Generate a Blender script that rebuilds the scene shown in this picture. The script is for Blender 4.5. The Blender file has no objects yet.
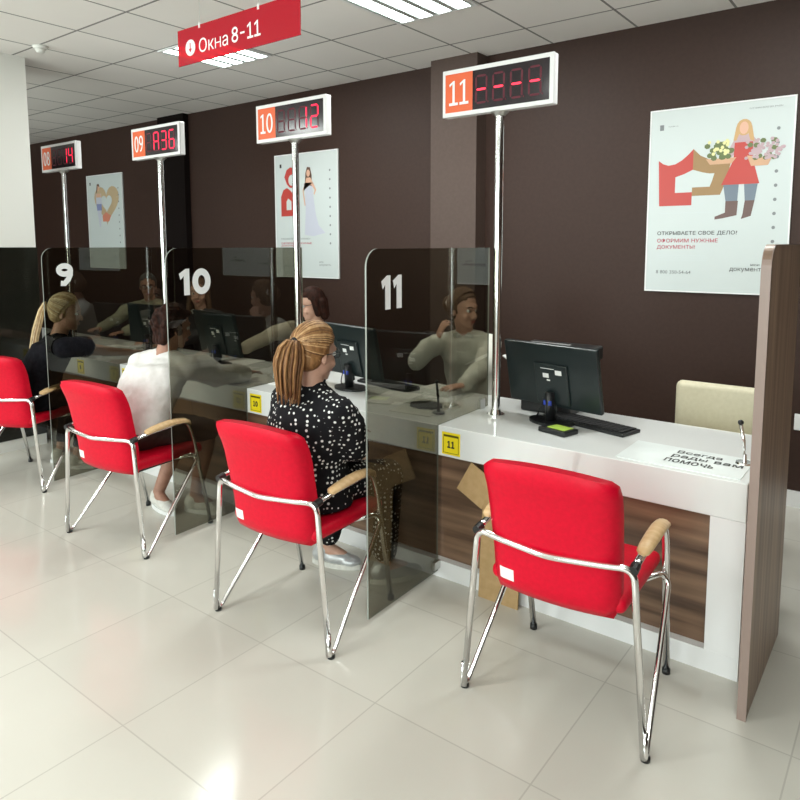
import bpy, bmesh, math, random
from mathutils import Vector, Matrix, Euler
random.seed(7)
S = bpy.context.scene
COL = S.collection
PI = math.pi
V = Vector

# ------------------------------------------------------------------ materials
def mat(name, col, rough=.5, metal=0., spec=.5, emit=None, es=0., coat=0.):
    m = bpy.data.materials.new(name); m.use_nodes = True
    b = m.node_tree.nodes['Principled BSDF']
    b.inputs['Base Color'].default_value = (*col, 1)
    b.inputs['Roughness'].default_value = rough
    b.inputs['Metallic'].default_value = metal
    b.inputs['Specular IOR Level'].default_value = spec
    b.inputs['Coat Weight'].default_value = coat
    if emit:
        b.inputs['Emission Color'].default_value = (*emit, 1)
        b.inputs['Emission Strength'].default_value = es
    return m
def noise_mat(name, c1, c2, scale=(10, 10, 10), rough=.5, detail=4, spec=.5, bump=0., lo=.35, hi=.65, metal=0.):
    m = mat(name, c1, rough, metal, spec); nt = m.node_tree; N = nt.nodes; L = nt.links
    b = N['Principled BSDF']
    tc = N.new('ShaderNodeTexCoord'); mp = N.new('ShaderNodeMapping'); mp.inputs['Scale'].default_value = scale
    nz = N.new('ShaderNodeTexNoise'); nz.inputs['Scale'].default_value = 1; nz.inputs['Detail'].default_value = detail
    cr = N.new('ShaderNodeValToRGB')
    cr.color_ramp.elements[0].position = lo; cr.color_ramp.elements[0].color = (*c1, 1)
    cr.color_ramp.elements[1].position = hi; cr.color_ramp.elements[1].color = (*c2, 1)
    L.new(tc.outputs['Object'], mp.inputs['Vector']); L.new(mp.outputs[0], nz.inputs['Vector'])
    L.new(nz.outputs['Fac'], cr.inputs[0]); L.new(cr.outputs[0], b.inputs['Base Color'])
    if bump:
        bp = N.new('ShaderNodeBump'); bp.inputs['Strength'].default_value = bump; bp.inputs['Distance'].default_value = .01
        L.new(nz.outputs['Fac'], bp.inputs['Height']); L.new(bp.outputs[0], b.inputs['Normal'])
    return m
def grid_mat(name, base, line, size, off, width, rough, var=.03, spec=.5):
    """square tiles with thin joints, laid out in the object's own xy plane"""
    m = mat(name, base, rough, 0, spec); nt = m.node_tree; N = nt.nodes; L = nt.links; b = N['Principled BSDF']
    tc = N.new('ShaderNodeTexCoord'); sp = N.new('ShaderNodeSeparateXYZ'); L.new(tc.outputs['Object'], sp.inputs[0])
    def mth(op, a, bb=None):
        n = N.new('ShaderNodeMath'); n.operation = op
        for i, v in enumerate((a, bb)):
            if v is None: continue
            if isinstance(v, (int, float)): n.inputs[i].default_value = v
            else: L.new(v, n.inputs[i])
        return n.outputs[0]
    res = []; cells = []
    for k, ax in enumerate(('X', 'Y')):
        t = mth('DIVIDE', mth('SUBTRACT', sp.outputs[ax], off[k]), size)
        cells.append(mth('FLOOR', t))
        f = mth('FRACT', t)
        d = mth('ABSOLUTE', mth('SUBTRACT', f, .5))
        res.append(mth('GREATER_THAN', d, .5 - width / size / 2))
    ln = mth('MAXIMUM', res[0], res[1])
    cb = N.new('ShaderNodeCombineXYZ'); L.new(cells[0], cb.inputs[0]); L.new(cells[1], cb.inputs[1])
    wn = N.new('ShaderNodeTexWhiteNoise'); L.new(cb.outputs[0], wn.inputs['Vector'])
    nz = N.new('ShaderNodeTexNoise'); nz.inputs['Scale'].default_value = 3; nz.inputs['Detail'].default_value = 5; L.new(tc.outputs['Object'], nz.inputs['Vector'])
    val = mth('ADD', 1 - var, mth('MULTIPLY', mth('ADD', wn.outputs['Value'], nz.outputs['Fac']), var))
    mx = N.new('ShaderNodeMix'); mx.data_type = 'RGBA'; mx.blend_type = 'MULTIPLY'; mx.inputs[0].default_value = 1
    mx.inputs[6].default_value = (*base, 1); L.new(val, mx.inputs[7])
    m2 = N.new('ShaderNodeMix'); m2.data_type = 'RGBA'; L.new(ln, m2.inputs[0]); L.new(mx.outputs[2], m2.inputs[6]); m2.inputs[7].default_value = (*line, 1)
    L.new(m2.outputs[2], b.inputs['Base Color'])
    return m
def glass_mat(name, tint, ior=1.5, rough=0.):
    m = bpy.data.materials.new(name); m.use_nodes = True; nt = m.node_tree; N = nt.nodes; L = nt.links
    N.remove(N['Principled BSDF']); out = N['Material Output']
    tr = N.new('ShaderNodeBsdfTransparent'); tr.inputs[0].default_value = (*tint, 1)
    gl = N.new('ShaderNodeBsdfGlossy'); gl.inputs['Roughness'].default_value = rough; gl.inputs[0].default_value = (1, 1, 1, 1)
    fr = N.new('ShaderNodeFresnel'); ge = N.new('ShaderNodeNewGeometry')
    mm = N.new('ShaderNodeMapRange'); mm.inputs['To Min'].default_value = ior; mm.inputs['To Max'].default_value = 1 / ior
    L.new(ge.outputs['Backfacing'], mm.inputs['Value']); L.new(mm.outputs[0], fr.inputs['IOR'])
    mx = N.new('ShaderNodeMixShader'); L.new(fr.outputs[0], mx.inputs[0]); L.new(tr.outputs[0], mx.inputs[1]); L.new(gl.outputs[0], mx.inputs[2])
    L.new(mx.outputs[0], out.inputs[0])
    return m
def dots_mat():
    m = mat('polka_fabric', (.008, .008, .01), .85, 0, .2); nt = m.node_tree; N = nt.nodes; L = nt.links; b = N['Principled BSDF']
    tc = N.new('ShaderNodeTexCoord'); vo = N.new('ShaderNodeTexVoronoi'); vo.inputs['Scale'].default_value = 47; vo.inputs['Randomness'].default_value = .5
    cr = N.new('ShaderNodeValToRGB'); cr.color_ramp.interpolation = 'LINEAR'
    cr.color_ramp.elements[0].position = .25; cr.color_ramp.elements[0].color = (.8, .8, .78, 1)
    cr.color_ramp.elements[1].position = .29; cr.color_ramp.elements[1].color = (.008, .008, .01, 1)
    L.new(tc.outputs['Object'], vo.inputs['Vector']); L.new(vo.outputs['Distance'], cr.inputs[0]); L.new(cr.outputs[0], b.inputs['Base Color'])
    return m

WALLC = noise_mat('brown_wall_paint', (.037, .0175, .0122), (.042, .0205, .0145), (40, 40, 40), .55, spec=.3)
PILC = noise_mat('brown_pilaster_paint', (.085, .056, .046), (.093, .062, .051), (40, 40, 40), .5, spec=.3)
WHITEP = mat('white_paint', (.78, .78, .74), .6)
CEIL = grid_mat('ceiling_tiles', (.88, .85, .82), (.26, .25, .24), .6, (-2.2, 3.65), .016, .9, .05, .2)
FLOORM = grid_mat('floor_tiles', (.63, .61, .55), (.50, .48, .43), .6, (-2.03, 1.72), .005, .12, .06, .5)
FLOORM.node_tree.nodes['Principled BSDF'].inputs['Roughness'].default_value = .16
GLOSSW = mat('gloss_white_laminate', (.80, .82, .81), .08, 0, .5, coat=.3)
WHITEL = mat('white_laminate', (.82, .82, .82), .3)
CHROME = mat('chrome', (.86, .86, .86), .12, 1)
CHROMED = mat('brushed_steel', (.6, .6, .58), .3, 1)
DARKGL = mat('dark_gloss_cladding', (.012, .012, .009), .08, 0, .5)
RED = noise_mat('red_leatherette', (.60, .001, .020), (.66, .001, .024), (60, 60, 60), .45, spec=.22)
WOODARM = noise_mat('light_beech', (.62, .40, .19), (.72, .50, .27), (6, 60, 60), .4)
BLACKP = mat('black_plastic', (.012, .013, .014), .35)
BLACKM = mat('matte_black', (.010, .010, .011), .7)
MONP = mat('black_monitor_plastic', (.011, .018, .019), .32)
SCREENM = mat('dark_screen', (.01, .012, .016), .1)
PAPER = mat('paper_white', (.82, .83, .82), .6)
PRINTW = mat('poster_white', (.60, .655, .65), .4, 0, .3)
ORANGE = mat('orange_plate', (.80, .13, .035), .4)
YELLOW = mat('yellow_sticker', (.90, .72, .01), .5)
INK = mat('black_ink', (.02, .02, .02), .6)
INKG = mat('grey_ink', (.22, .24, .25), .6)
INKR = mat('red_ink', (.48, .03, .07), .6)
WHITEN = mat('white_lettering', (.86, .88, .88), .4)
LEDON = mat('lit_red_led', (.6, .0, .03), .5, emit=(1., .015, .07), es=1.3)
LEDMID = mat('bright_red_led', (.6, .0, .03), .5, emit=(1., .03, .06), es=2.2)
LEDOFF = mat('unlit_red_led', (.10, .002, .014), .6)
TINT = glass_mat('smoked_acrylic', (.51, .50, .445))
EDGE = mat('acrylic_edge', (.30, .32, .29), .25)
CLEAR = glass_mat('clear_plastic', (.92, .97, .96))
KRAFT = noise_mat('kraft_cardboard', (.42, .27, .12), (.47, .31, .15), (30, 30, 30), .8)
CREAM = noise_mat('cream_leatherette', (.66, .61, .44), (.70, .65, .48), (50, 50, 50), .5)
DESKWOOD = noise_mat('streaked_walnut_laminate', (.065, .033, .019), (.26, .155, .095), (1.3, 1, 22), .35, 6, lo=.3, hi=.72)
PANWOOD = noise_mat('grained_oak_laminate', (.21, .135, .095), (.42, .29, .205), (1, 26, 1.0), .4, 5, lo=.32, hi=.7)
PANEDGE = mat('divider_edge_band', (.30, .22, .19), .35)
SKIN = noise_mat('skin_light', (.58, .33, .24), (.64, .38, .28), (25, 25, 25), .5)
SKIN2 = noise_mat('skin_tan', (.36, .18, .12), (.42, .22, .15), (25, 25, 25), .5)
LIP = mat('lips', (.40, .10, .09), .4)
EYEW = mat('eye_white', (.7, .7, .68), .2)
IRIS = mat('iris_dark', (.03, .018, .012), .2)
REDSIGN = None
GREENN = mat('green_note', (.50, .72, .10), .6)
BLUE = mat('blue_label', (.03, .07, .5), .4)
ASILVER = mat('silver_plastic', (.55, .56, .57), .35, .4)

# ------------------------------------------------------------------ mesh helpers
def B(): return bmesh.new()
def obj(name, bm, m, parent=None, smooth=False, loc=None, rot=None):
    me = bpy.data.meshes.new(name); bm.normal_update(); bm.to_mesh(me); bm.free()
    for x in (m if isinstance(m, (list, tuple)) else [m]): me.materials.append(x)
    if smooth: me.polygons.foreach_set('use_smooth', [True] * len(me.polygons))
    o = bpy.data.objects.new(name, me); COL.objects.link(o)
    if parent: o.parent = parent
    if loc: o.location = loc
    if rot: o.rotation_euler = rot
    return o
def thing(name, label, cat, loc=(0, 0, 0), rz=0., group=None):
    o = bpy.data.objects.new(name, None); COL.objects.link(o); o.empty_display_size = .1
    o.location = loc; o.rotation_euler = (0, 0, rz); o['label'] = label; o['category'] = cat
    if group: o['group'] = group
    return o
def tag(o, label, cat, group=None):
    o['label'] = label; o['category'] = cat
    if group: o['group'] = group
    return o
def struct(name, bm, m, **k):
    o = obj(name, bm, m, **k); o['kind'] = 'structure'; return o
def box(bm, a, b, bev=0., seg=2, mtx=None, mi=0):
    x0, y0, z0 = a; x1, y1, z1 = b
    r = bmesh.ops.create_cube(bm, size=1)
    vs = r['verts']
    bmesh.ops.scale(bm, vec=(x1 - x0, y1 - y0, z1 - z0), verts=vs)
    bmesh.ops.translate(bm, vec=((x0 + x1) / 2, (y0 + y1) / 2, (z0 + z1) / 2), verts=vs)
    fs = list({f for v in vs for f in v.link_faces})
    if bev:
        es = list({e for v in vs for e in v.link_edges})
        rr = bmesh.ops.bevel(bm, geom=es, offset=bev, segments=seg, profile=.5, affect='EDGES', clamp_overlap=True)
        fs = list(rr['faces']) + [f for f in fs if f.is_valid]
        vs = list({v for f in fs for v in f.verts})
    for f in fs: f.material_index = mi
    if mtx is not None: bmesh.ops.transform(bm, matrix=mtx, verts=vs)
    return vs
def cyl(bm, p, q, r1, r2=None, n=20, cap=True):
    r2 = r1 if r2 is None else r2
    p, q = V(p), V(q); d = q - p
    m = Matrix.Translation((p + q) / 2) @ d.to_track_quat('Z', 'Y').to_matrix().to_4x4()
    return bmesh.ops.create_cone(bm, cap_ends=cap, segments=n, radius1=r1, radius2=r2, depth=d.length, matrix=m)['verts']
def ell(bm, c, r, rot=None, n=16, base=None):
    m = Matrix.Translation(c)
    if rot is not None: m = m @ (rot if isinstance(rot, Matrix) else Euler(rot).to_matrix().to_4x4())
    m = m @ Matrix.Diagonal((*r, 1)) if not isinstance(r, (int, float)) else m @ Matrix.Diagonal((r, r, r, 1))
    if base is not None: m = base @ m
    return bmesh.ops.create_uvsphere(bm, u_segments=n, v_segments=max(8, n * 2 // 3), radius=1, matrix=m)['verts']
def capsule(bm, p, q, r1, r2, n=14):
    p, q = V(p), V(q)
    if (q - p).length > 1e-4: cyl(bm, p, q, r1, r2, n)
    ell(bm, p, r1, n=n); ell(bm, q, r2, n=n)
def fillet(pts, rad=.05, n=6):
    pts = [V(p) for p in pts]; out = [pts[0]]
    for i in range(1, len(pts) - 1):
        a, b, c = pts[i - 1], pts[i], pts[i + 1]
        u = (a - b); w = (c - b); r = min(rad, u.length * .49, w.length * .49)
        s = b + u.normalized() * r; e = b + w.normalized() * r
        for k in range(n + 1):
            t = k / n; out.append(s * (1 - t) ** 2 + b * 2 * t * (1 - t) + e * t * t)
    out.append(pts[-1]); return out
def tube(bm, pts, r, n=10, radii=None, cap=True, flat=None):
    pts = [V(p) for p in pts]; m = len(pts); rings = []
    t0 = (pts[1] - pts[0]).normalized(); up = V((0, 0, 1)) if abs(t0.z) < .9 else V((1, 0, 0))
    nrm = (up - t0 * up.dot(t0)).normalized()
    for i, p in enumerate(pts):
        t = (pts[min(i + 1, m - 1)] - pts[max(i - 1, 0)])
        t = t.normalized() if t.length > 1e-9 else t0
        nrm = (nrm - t * nrm.dot(t)); nrm = nrm.normalized() if nrm.length > 1e-6 else V((1, 0, 0))
        bn = t.cross(nrm); rr = radii[i] if radii else r
        fl = flat or (1, 1)
        rings.append([bm.verts.new(p + (nrm * math.cos(2 * PI * k / n) * fl[0] + bn * math.sin(2 * PI * k / n) * fl[1]) * rr) for k in range(n)])
    for a, b in zip(rings, rings[1:]):
        for k in range(n): bm.faces.new((a[k], a[(k + 1) % n], b[(k + 1) % n], b[k]))
    if cap: bm.faces.new(rings[0][::-1]); bm.faces.new(rings[-1])
def loft(bm, rings, n=24):
    """rings: (centre, rx, ry) horizontal ellipses; closed"""
    R = []
    for c, rx, ry in rings:
        R.append([bm.verts.new((c[0] + rx * math.cos(2 * PI * k / n), c[1] + ry * math.sin(2 * PI * k / n), c[2])) for k in range(n)])
    for a, b in zip(R, R[1:]):
        for k in range(n): bm.faces.new((a[k], a[(k + 1) % n], b[(k + 1) % n], b[k]))
    bm.faces.new(R[0][::-1]); bm.faces.new(R[-1])
def prism(bm, poly, y0, y1, axis='Y'):
    """poly of (a,b); extruded along axis"""
    def P(a, b, t): return {'Y': (a, t, b), 'X': (t, a, b), 'Z': (a, b, t)}[axis]
    A = [bm.verts.new(P(a, b, y0)) for a, b in poly]; C = [bm.verts.new(P(a, b, y1)) for a, b in poly]
    n = len(poly); fs = [bm.faces.new(A), bm.faces.new(C[::-1])]
    for i in range(n): fs.append(bm.faces.new((A[i], C[i], C[(i + 1) % n], A[(i + 1) % n])))
    bmesh.ops.recalc_face_normals(bm, faces=fs)
    return fs
def rpoly(x0, y0, x1, y1, r, n=6, corners=(1, 1, 1, 1)):
    out = []
    for k, (cx, cy, a) in enumerate(((x0 + r, y0 + r, PI), (x1 - r, y0 + r, 1.5 * PI), (x1 - r, y1 - r, 0), (x0 + r, y1 - r, .5 * PI))):
        if corners[k]:
            for i in range(n + 1): out.append((cx + r * math.cos(a + i / n * PI / 2), cy + r * math.sin(a + i / n * PI / 2)))
        else: out.append(((x0, y0), (x1, y0), (x1, y1), (x0, y1))[k])
    return out
GL = {}
def raw_glyphs(st, bold):
    """outline of a string as (vertices, faces)"""
    key = (st, bold)
    if key not in GL:
        cu = bpy.data.curves.new('glyph', 'FONT'); cu.body = st; cu.size = 1; cu.offset = bold; cu.resolution_u = 3
        o = bpy.data.objects.new('glyph', cu); COL.objects.link(o)
        me = bpy.data.meshes.new_from_object(o.evaluated_get(bpy.context.evaluated_depsgraph_get()))
        GL[key] = ([(v.co.x, v.co.y) for v in me.vertices], [tuple(p.vertices) for p in me.polygons])
        bpy.data.objects.remove(o); bpy.data.meshes.remove(me)
    return GL[key]
def glyph(ch, bold):
    """one letter: vertices, faces, advance; letters whose outlines overlap are composed from clean ones"""
    if ch == ' ': return [], [], .32
    low = .542 / .728
    if ch in 'ньы':
        vs, fs, a = glyph({'н': 'Н', 'ь': 'Ь', 'ы': 'Ы'}[ch], bold); return [(x * .84, y * low) for x, y in vs], fs, a * .84
    if ch == 'Ь':
        vs, fs, a = glyph('P', bold); return [(x, .728 - y) for x, y in vs], [f[::-1] for f in fs], a
    if ch == 'Ы':
        vs, fs, a = glyph('Ь', bold); v2, f2, a2 = glyph('I', bold); n = len(vs)
        return vs + [(x + a, y) for x, y in v2], fs + [tuple(k + n for k in f) for f in f2], a + a2
    vs, fs = raw_glyphs(ch, bold); a = max(x for x, y in raw_glyphs(ch + 'I', bold)[0]) - max(x for x, y in raw_glyphs('I', bold)[0])
    return vs, fs, a
def text(name, s, w, h, m, parent, loc, rot, bold=0., align='C'):
    """lettering fitted to w x h; loc = centre (C) or left-centre (L)"""
    vs, fs = [], []; y = 0
    for line in s.split('\n'):
        x = 0
        for ch in line:
            v, f, a = glyph(ch, bold); n = len(vs)
            vs += [(px_ + x, py_ + y) for px_, py_ in v]; fs += [tuple(k + n for k in q) for q in f]; x += a
        y -= 1.
    xs = [v[0] for v in vs]; ys = [v[1] for v in vs]
    sx = w / (max(xs) - min(xs)); sy = h / (max(ys) - min(ys)); ox = min(xs) if align == 'L' else (max(xs) + min(xs)) / 2; oy = (max(ys) + min(ys)) / 2
    me = bpy.data.meshes.new(name); me.from_pydata([((a - ox) * sx, (c - oy) * sy, 0) for a, c in vs], [], fs)
    bt = B(); bt.from_mesh(me); bt.normal_update()
    for f_ in bt.faces:
        if f_.normal.z < 0: f_.normal_flip()
    bt.to_mesh(me); bt.free(); me.materials.append(m)
    t = bpy.data.objects.new(name, me); COL.objects.link(t); t.parent = parent; t.location = loc; t.rotation_euler = rot
    return t
def numeral(name, s, w, h, lw, m, parent, loc, rot, foot=False, slim=1.):
    """digits drawn as strokes: s fitted into w x h around loc"""
    adv = {'1': .52, '0': .95, '8': .95, '9': .95}
    if foot: adv['1'] = .75
    tot = sum(adv[c] for c in s) + .14 * (len(s) - 1); u = w / tot; b = B(); x = -w / 2
    lay = [0]
    def stroke(pts, closed=False):
        lay[0] += .0003
        pts = [V((p[0], p[1])) for p in pts]; n = len(pts); L1, L2 = [], []
        for i in range(n):
            a = pts[(i - 1) % n] if (closed or i) else pts[i]; c = pts[(i + 1) % n] if (closed or i < n - 1) else pts[i]
            d = (c - a).normalized(); nn = V((-d.y, d.x)) * lw / 2
            L1.append(b.verts.new((*(pts[i] + nn), lay[0]))); L2.append(b.verts.new((*(pts[i] - nn), lay[0])))
        for i in range(n if closed else n - 1): b.faces.new((L2[i], L2[(i + 1) % n], L1[(i + 1) % n], L1[i]))
    hl = lw / 2
    for c in s:
        cw = adv[c] * u; x1 = x + cw; cx = (x + x1) / 2
        rx = cw / 2 - hl
        if c == '1':
            sx = cx if foot else x1 - hl
            fl = (cw - lw) if not foot else cw * .5 - hl
            fx = sx - hl - fl
            b.faces.new([b.verts.new((px_, py_, 0)) for px_, py_ in ((sx - hl, -h / 2), (sx + hl, -h / 2), (sx + hl, h / 2), (sx - hl * .3, h / 2), (fx, h / 2 - fl * .75 - lw * .1), (fx + lw * .25, h / 2 - fl * .75 - lw * 1.0), (sx - hl, h / 2 - lw * 1.05))])
            if foot: stroke([(x, -h / 2 + hl), (x1, -h / 2 + hl)])
        elif c == '0': stroke([(cx + rx * math.cos(a * PI / 16), (h / 2 - hl) * math.sin(a * PI / 16)) for a in range(32)], True)
        elif c == '8':
            for zc, rz_, k in ((h * .235, h * .265 - hl, .88), (-h * .22, h * .28 - hl, 1.)): stroke([(cx + rx * k * math.cos(a * PI / 12), zc + rz_ * math.sin(a * PI / 12)) for a in range(24)], True)
        elif c == '9':
            zc, rz_ = h * .2, h * .3 - hl
            stroke([(cx + rx * math.cos(a * PI / 12), zc + rz_ * math.sin(a * PI / 12)) for a in range(24)], True)
            stroke([(cx + rx, zc), (cx + rx * .93, zc - h * .22), (cx + rx * .55, zc - h * .42), (cx - rx * .1, zc - h * .60), (cx - rx * .75, -h / 2 + hl)])
        x = x1 + .14 * u
    o = obj(name, b, m, parent, loc=loc, rot=rot)
    return o
def bake(name, bm, m, parent, voxel, smooth=6, fac=.5, sub=0):
    """fuse overlapping closed shapes into one continuous skin"""
    me = bpy.data.meshes.new(name); bm.to_mesh(me); bm.free()
    o = bpy.data.objects.new(name, me); COL.objects.link(o)
    r = o.modifiers.new('r', 'REMESH'); r.mode = 'VOXEL'; r.voxel_size = voxel
    s = o.modifiers.new('s', 'SMOOTH'); s.factor = fac; s.iterations = smooth
    dg = bpy.context.evaluated_depsgraph_get()
    me2 = bpy.data.meshes.new_from_object(o.evaluated_get(dg)); me2.name = name
    bpy.data.objects.remove(o); bpy.data.meshes.remove(me)
    me2.materials.clear(); me2.materials.append(m)
    me2.polygons.foreach_set('use_smooth', [True] * len(me2.polygons))
    o = bpy.data.objects.new(name, me2); COL.objects.link(o)
    if parent: o.parent = parent
    return o
def copy_tree(o, parent=None):
    c = o.copy(); COL.objects.link(c)
    if parent: c.parent = parent
    for ch in list(o.children): copy_tree(ch, c)
    return c
def autos(o, ang=35):
    o.data.polygons.foreach_set('use_smooth', [True] * len(o.data.polygons))
    try: o.data.set_sharp_from_angle(angle=math.radians(ang))
    except Exception: pass
    return o

# ------------------------------------------------------------------ setting
H = 1.6; ZC = 3.03; YW = 4.67; XL = -11.5; XR = 3.2; YF = -2.8; ZT = .75; YC = 2.615; YB = 3.33
b = B(); box(b, (XL - .1, YF - .1, -.1), (XR + .1, YW + .1, 0)); struct('floor', b, FLOORM)
b = B(); box(b, (XL - .1, YF - .1, ZC), (XR + .1, YW + .1, ZC + .1)); struct('ceiling', b, CEIL)
b = B(); box(b, (XL - .1, YW, 0), (XR + .1, YW + .15, ZC)); struct('wall_back', b, WALLC)
b = B(); box(b, (XL - .15, YF, 0), (XL, YW, ZC)); struct('wall_left', b, WALLC)
b = B(); box(b, (XR, YF, 0), (XR + .15, YW, ZC)); struct('wall_right', b, WALLC)
# wall behind the camera with three window openings
b = B()
wins = [(-9.6, -6.9), (-5.6, -2.9), (-1.4, 1.3)]
xs = [XL] + [v for w in wins for v in w] + [XR]
for i in range(0, len(xs), 2): box(b, (xs[i], YF - .15, 0), (xs[i + 1], YF, ZC))
for a, c in wins: box(b, (a, YF - .15, 0), (c, YF, .8)); box(b, (a, YF - .15, 2.7), (c, YF, ZC))
struct('wall_front', b, WHITEP)
for i, (a, c) in enumerate(wins):
    b = B(); z0, z1 = .8, 2.7
    for p, q in (((a, z0), (c, z0 + .06)), ((a, z1 - .06), (c, z1)), ((a, z0), (a + .06, z1)), ((c - .06, z0), (c, z1)), (((a + c) / 2 - .03, z0), ((a + c) / 2 + .03, z1))):
        box(b, (p[0], YF - .11, p[1]), (q[0], YF - .04, q[1]))
    w = struct('window_%d' % (i + 1), b, WHITEL)
    b = B(); box(b, (a + .06, YF - .08, z0 + .06), (c - .06, YF - .074, z1 - .06)); obj('window_glass', b, CLEAR, w)
b = B(); box(b, (XL, YW - .015, 0), (-3.16, YW, .1)); box(b, (-2.74, YW - .015, 0), (XR, YW, .1)); struct('baseboard_back', b, WHITEL)
b = B(); box(b, (-3.16, YW - .14, 0), (-2.74, YW, ZC)); struct('trim_1', b, PILC)
b = B(); box(b, (-6.98, YW - .07, 0), (-6.5, YW, ZC)); struct('trim_2', b, mat('dark_pilaster_paint', (.008, .005, .0045), .8, 0, .1))
# white column beside the first window with dark gloss cladding up to divider height
b = B(); box(b, (-6.12, 1.95, 0), (-5.56, 2.54, ZC)); struct('trim_3', b, WHITEP)
b = B(); box(b, (-6.125, 1.945, .09), (-5.553, 2.546, 1.585)); struct('trim_4', b, DARKGL)

# ------------------------------------------------------------------ ceiling fittings
LITE = mat('lamp_tube_glow', (.9, .95, .93), .5, emit=(.86, 1., .95), es=9.)
REFL = mat('lamp_reflector', (.55, .60, .58), .3, .3)
def troffer(x, y, label, en=20):
    t = thing('ceiling_light', label, 'ceiling light', (x, y, ZC), 0, 'recessed ceiling lights')
    b = B()
    for p, q in (((-.297, -.297), (.297, -.28)), ((-.297, .28), (.297, .297)), ((-.297, -.28), (-.28, .28)), ((.28, -.28), (.297, .28))):
        box(b, (p[0], p[1], -.012), (q[0], q[1], -.001))
    obj('frame', b, WHITEL, t)
    b = B(); box(b, (-.28, -.28, -.004), (.28, .28, -.001))
    for k in range(5): box(b, (-.28 + k * .14 - (.02 if k else 0), -.28, -.011), (-.28 + k * .14 + (.02 if k < 4 else 0), .28, -.004))
    obj('reflector', b, REFL, t)
    for k in range(4):
        b = B(); box(b, (-.252 + k * .14, -.275, -.010), (-.168 + k * .14, .275, -.0042)); obj('lamp_tube', b, LITE, t)
    l = bpy.data.lights.new('lamp', 'AREA'); l.shape = 'SQUARE'; l.size = .55; l.energy = en; l.color = (1, 1, .97)
    lo = bpy.data.objects.new('lamp', l); COL.objects.link(lo); lo.location = (x, y, ZC - .03)
    return t
troffer(-2.5, 3.35, 'square louvred ceiling light straight above between poles 10 and 11')
troffer(-4.3, 3.35, 'square louvred ceiling light seen just under the red hanging sign')
for x, y in ((-.7, 3.35), (-2.5, -.25), (-6.1, -.25), (-8.5, -.25), (.5, -.25)):
    troffer(x, y, 'square louvred ceiling light outside the picture over the room')
t = thing('smoke_detector', 'small round white smoke detector on the ceiling near the white column', 'smoke detector', (-5.16, 2.47, ZC))
b = B(); cyl(b, (0, 0, -.02), (0, 0, -.001), .045, .055, 24); obj('base', b, WHITEP, t, True)
b = B(); cyl(b, (0, 0, -.045), (0, 0, -.02), .026, .036, 24); obj('sensor_cap', b, WHITEP, t, True)

# hanging sign
REDSIGN = bpy.data.materials.new('translucent_red_acrylic'); REDSIGN.use_nodes = True
nt = REDSIGN.node_tree; N = nt.nodes; L = nt.links; pb = N['Principled BSDF']
pb.inputs['Base Color'].default_value = (.52, .004, .022, 1); pb.inputs['Roughness'].default_value = .25
tr = N.new('ShaderNodeBsdfTransparent'); tr.inputs[0].default_value = (.75, .03, .05, 1)
mx = N.new('ShaderNodeMixShader'); mx.inputs[0].default_value = .28
L.new(pb.outputs[0], mx.inputs[1]); L.new(tr.outputs[0], mx.inputs[2]); L.new(mx.outputs[0], N['Material Output'].inputs[0])
SY = 2.2; k = SY / 2.
t = thing('hanging_sign', 'red hanging sign reading Окна 8-11 on thin ceiling wires', 'sign', (-2.838 * k, SY, 1.6 + .833 * k))
W, HH = .81 * k, .161 * k
b = B(); box(b, (0, -.003, 0), (W, .003, HH)); obj('sign_board', b, REDSIGN, t)
text('lettering', 'Окна', .205 * k, .062 * k, WHITEN, t, (.262 * k, -.0045, .068 * k), (PI / 2, 0, 0))
numeral('lettering', '8', .043 * k, .066 * k, .009 * k, WHITEN, t, (.412 * k, -.0045, .072 * k), (PI / 2, 0, 0))
numeral('lettering', '11', .085 * k, .066 * k, .009 * k, WHITEN, t, (.535 * k, -.0045, .073 * k), (PI / 2, 0, 0), True)
b = B(); box(b, (.447 * k, -.0046, .068 * k), (.475 * k, -.004, .076 * k)); obj('lettering', b, WHITEN, t)
b = B(); b2 = B()
prism(b, [(.096 * k + .036 * k * math.cos(a * PI / 12), .071 * k + .036 * k * math.sin(a * PI / 12)) for a in range(24)], -.0055, -.0032)
prism(b2, [(.093 * k, .092 * k), (.099 * k, .092 * k), (.099 * k, .066 * k), (.108 * k, .066 * k), (.096 * k, .050 * k), (.084 * k, .066 * k), (.093 * k, .066 * k)], -.0065, -.0056)
i0 = obj('round_icon', b, WHITEN, t); obj('arrow', b2, mat('sign_arrow', (.5, .01, .03), .5), i0)
for x in (.165 * k, .565 * k):
    b = B(); cyl(b, (x, 0, HH - .004), (x, 0, ZC - (1.6 + .833 * k)), .0013, n=6); w = obj('hanging_wire', b, CHROMED, t)
    b = B(); box(b, (x - .006, -.006, HH - .016), (x + .006, .006, HH + .008)); obj('wire_clip', b, WHITEL, w)

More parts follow.
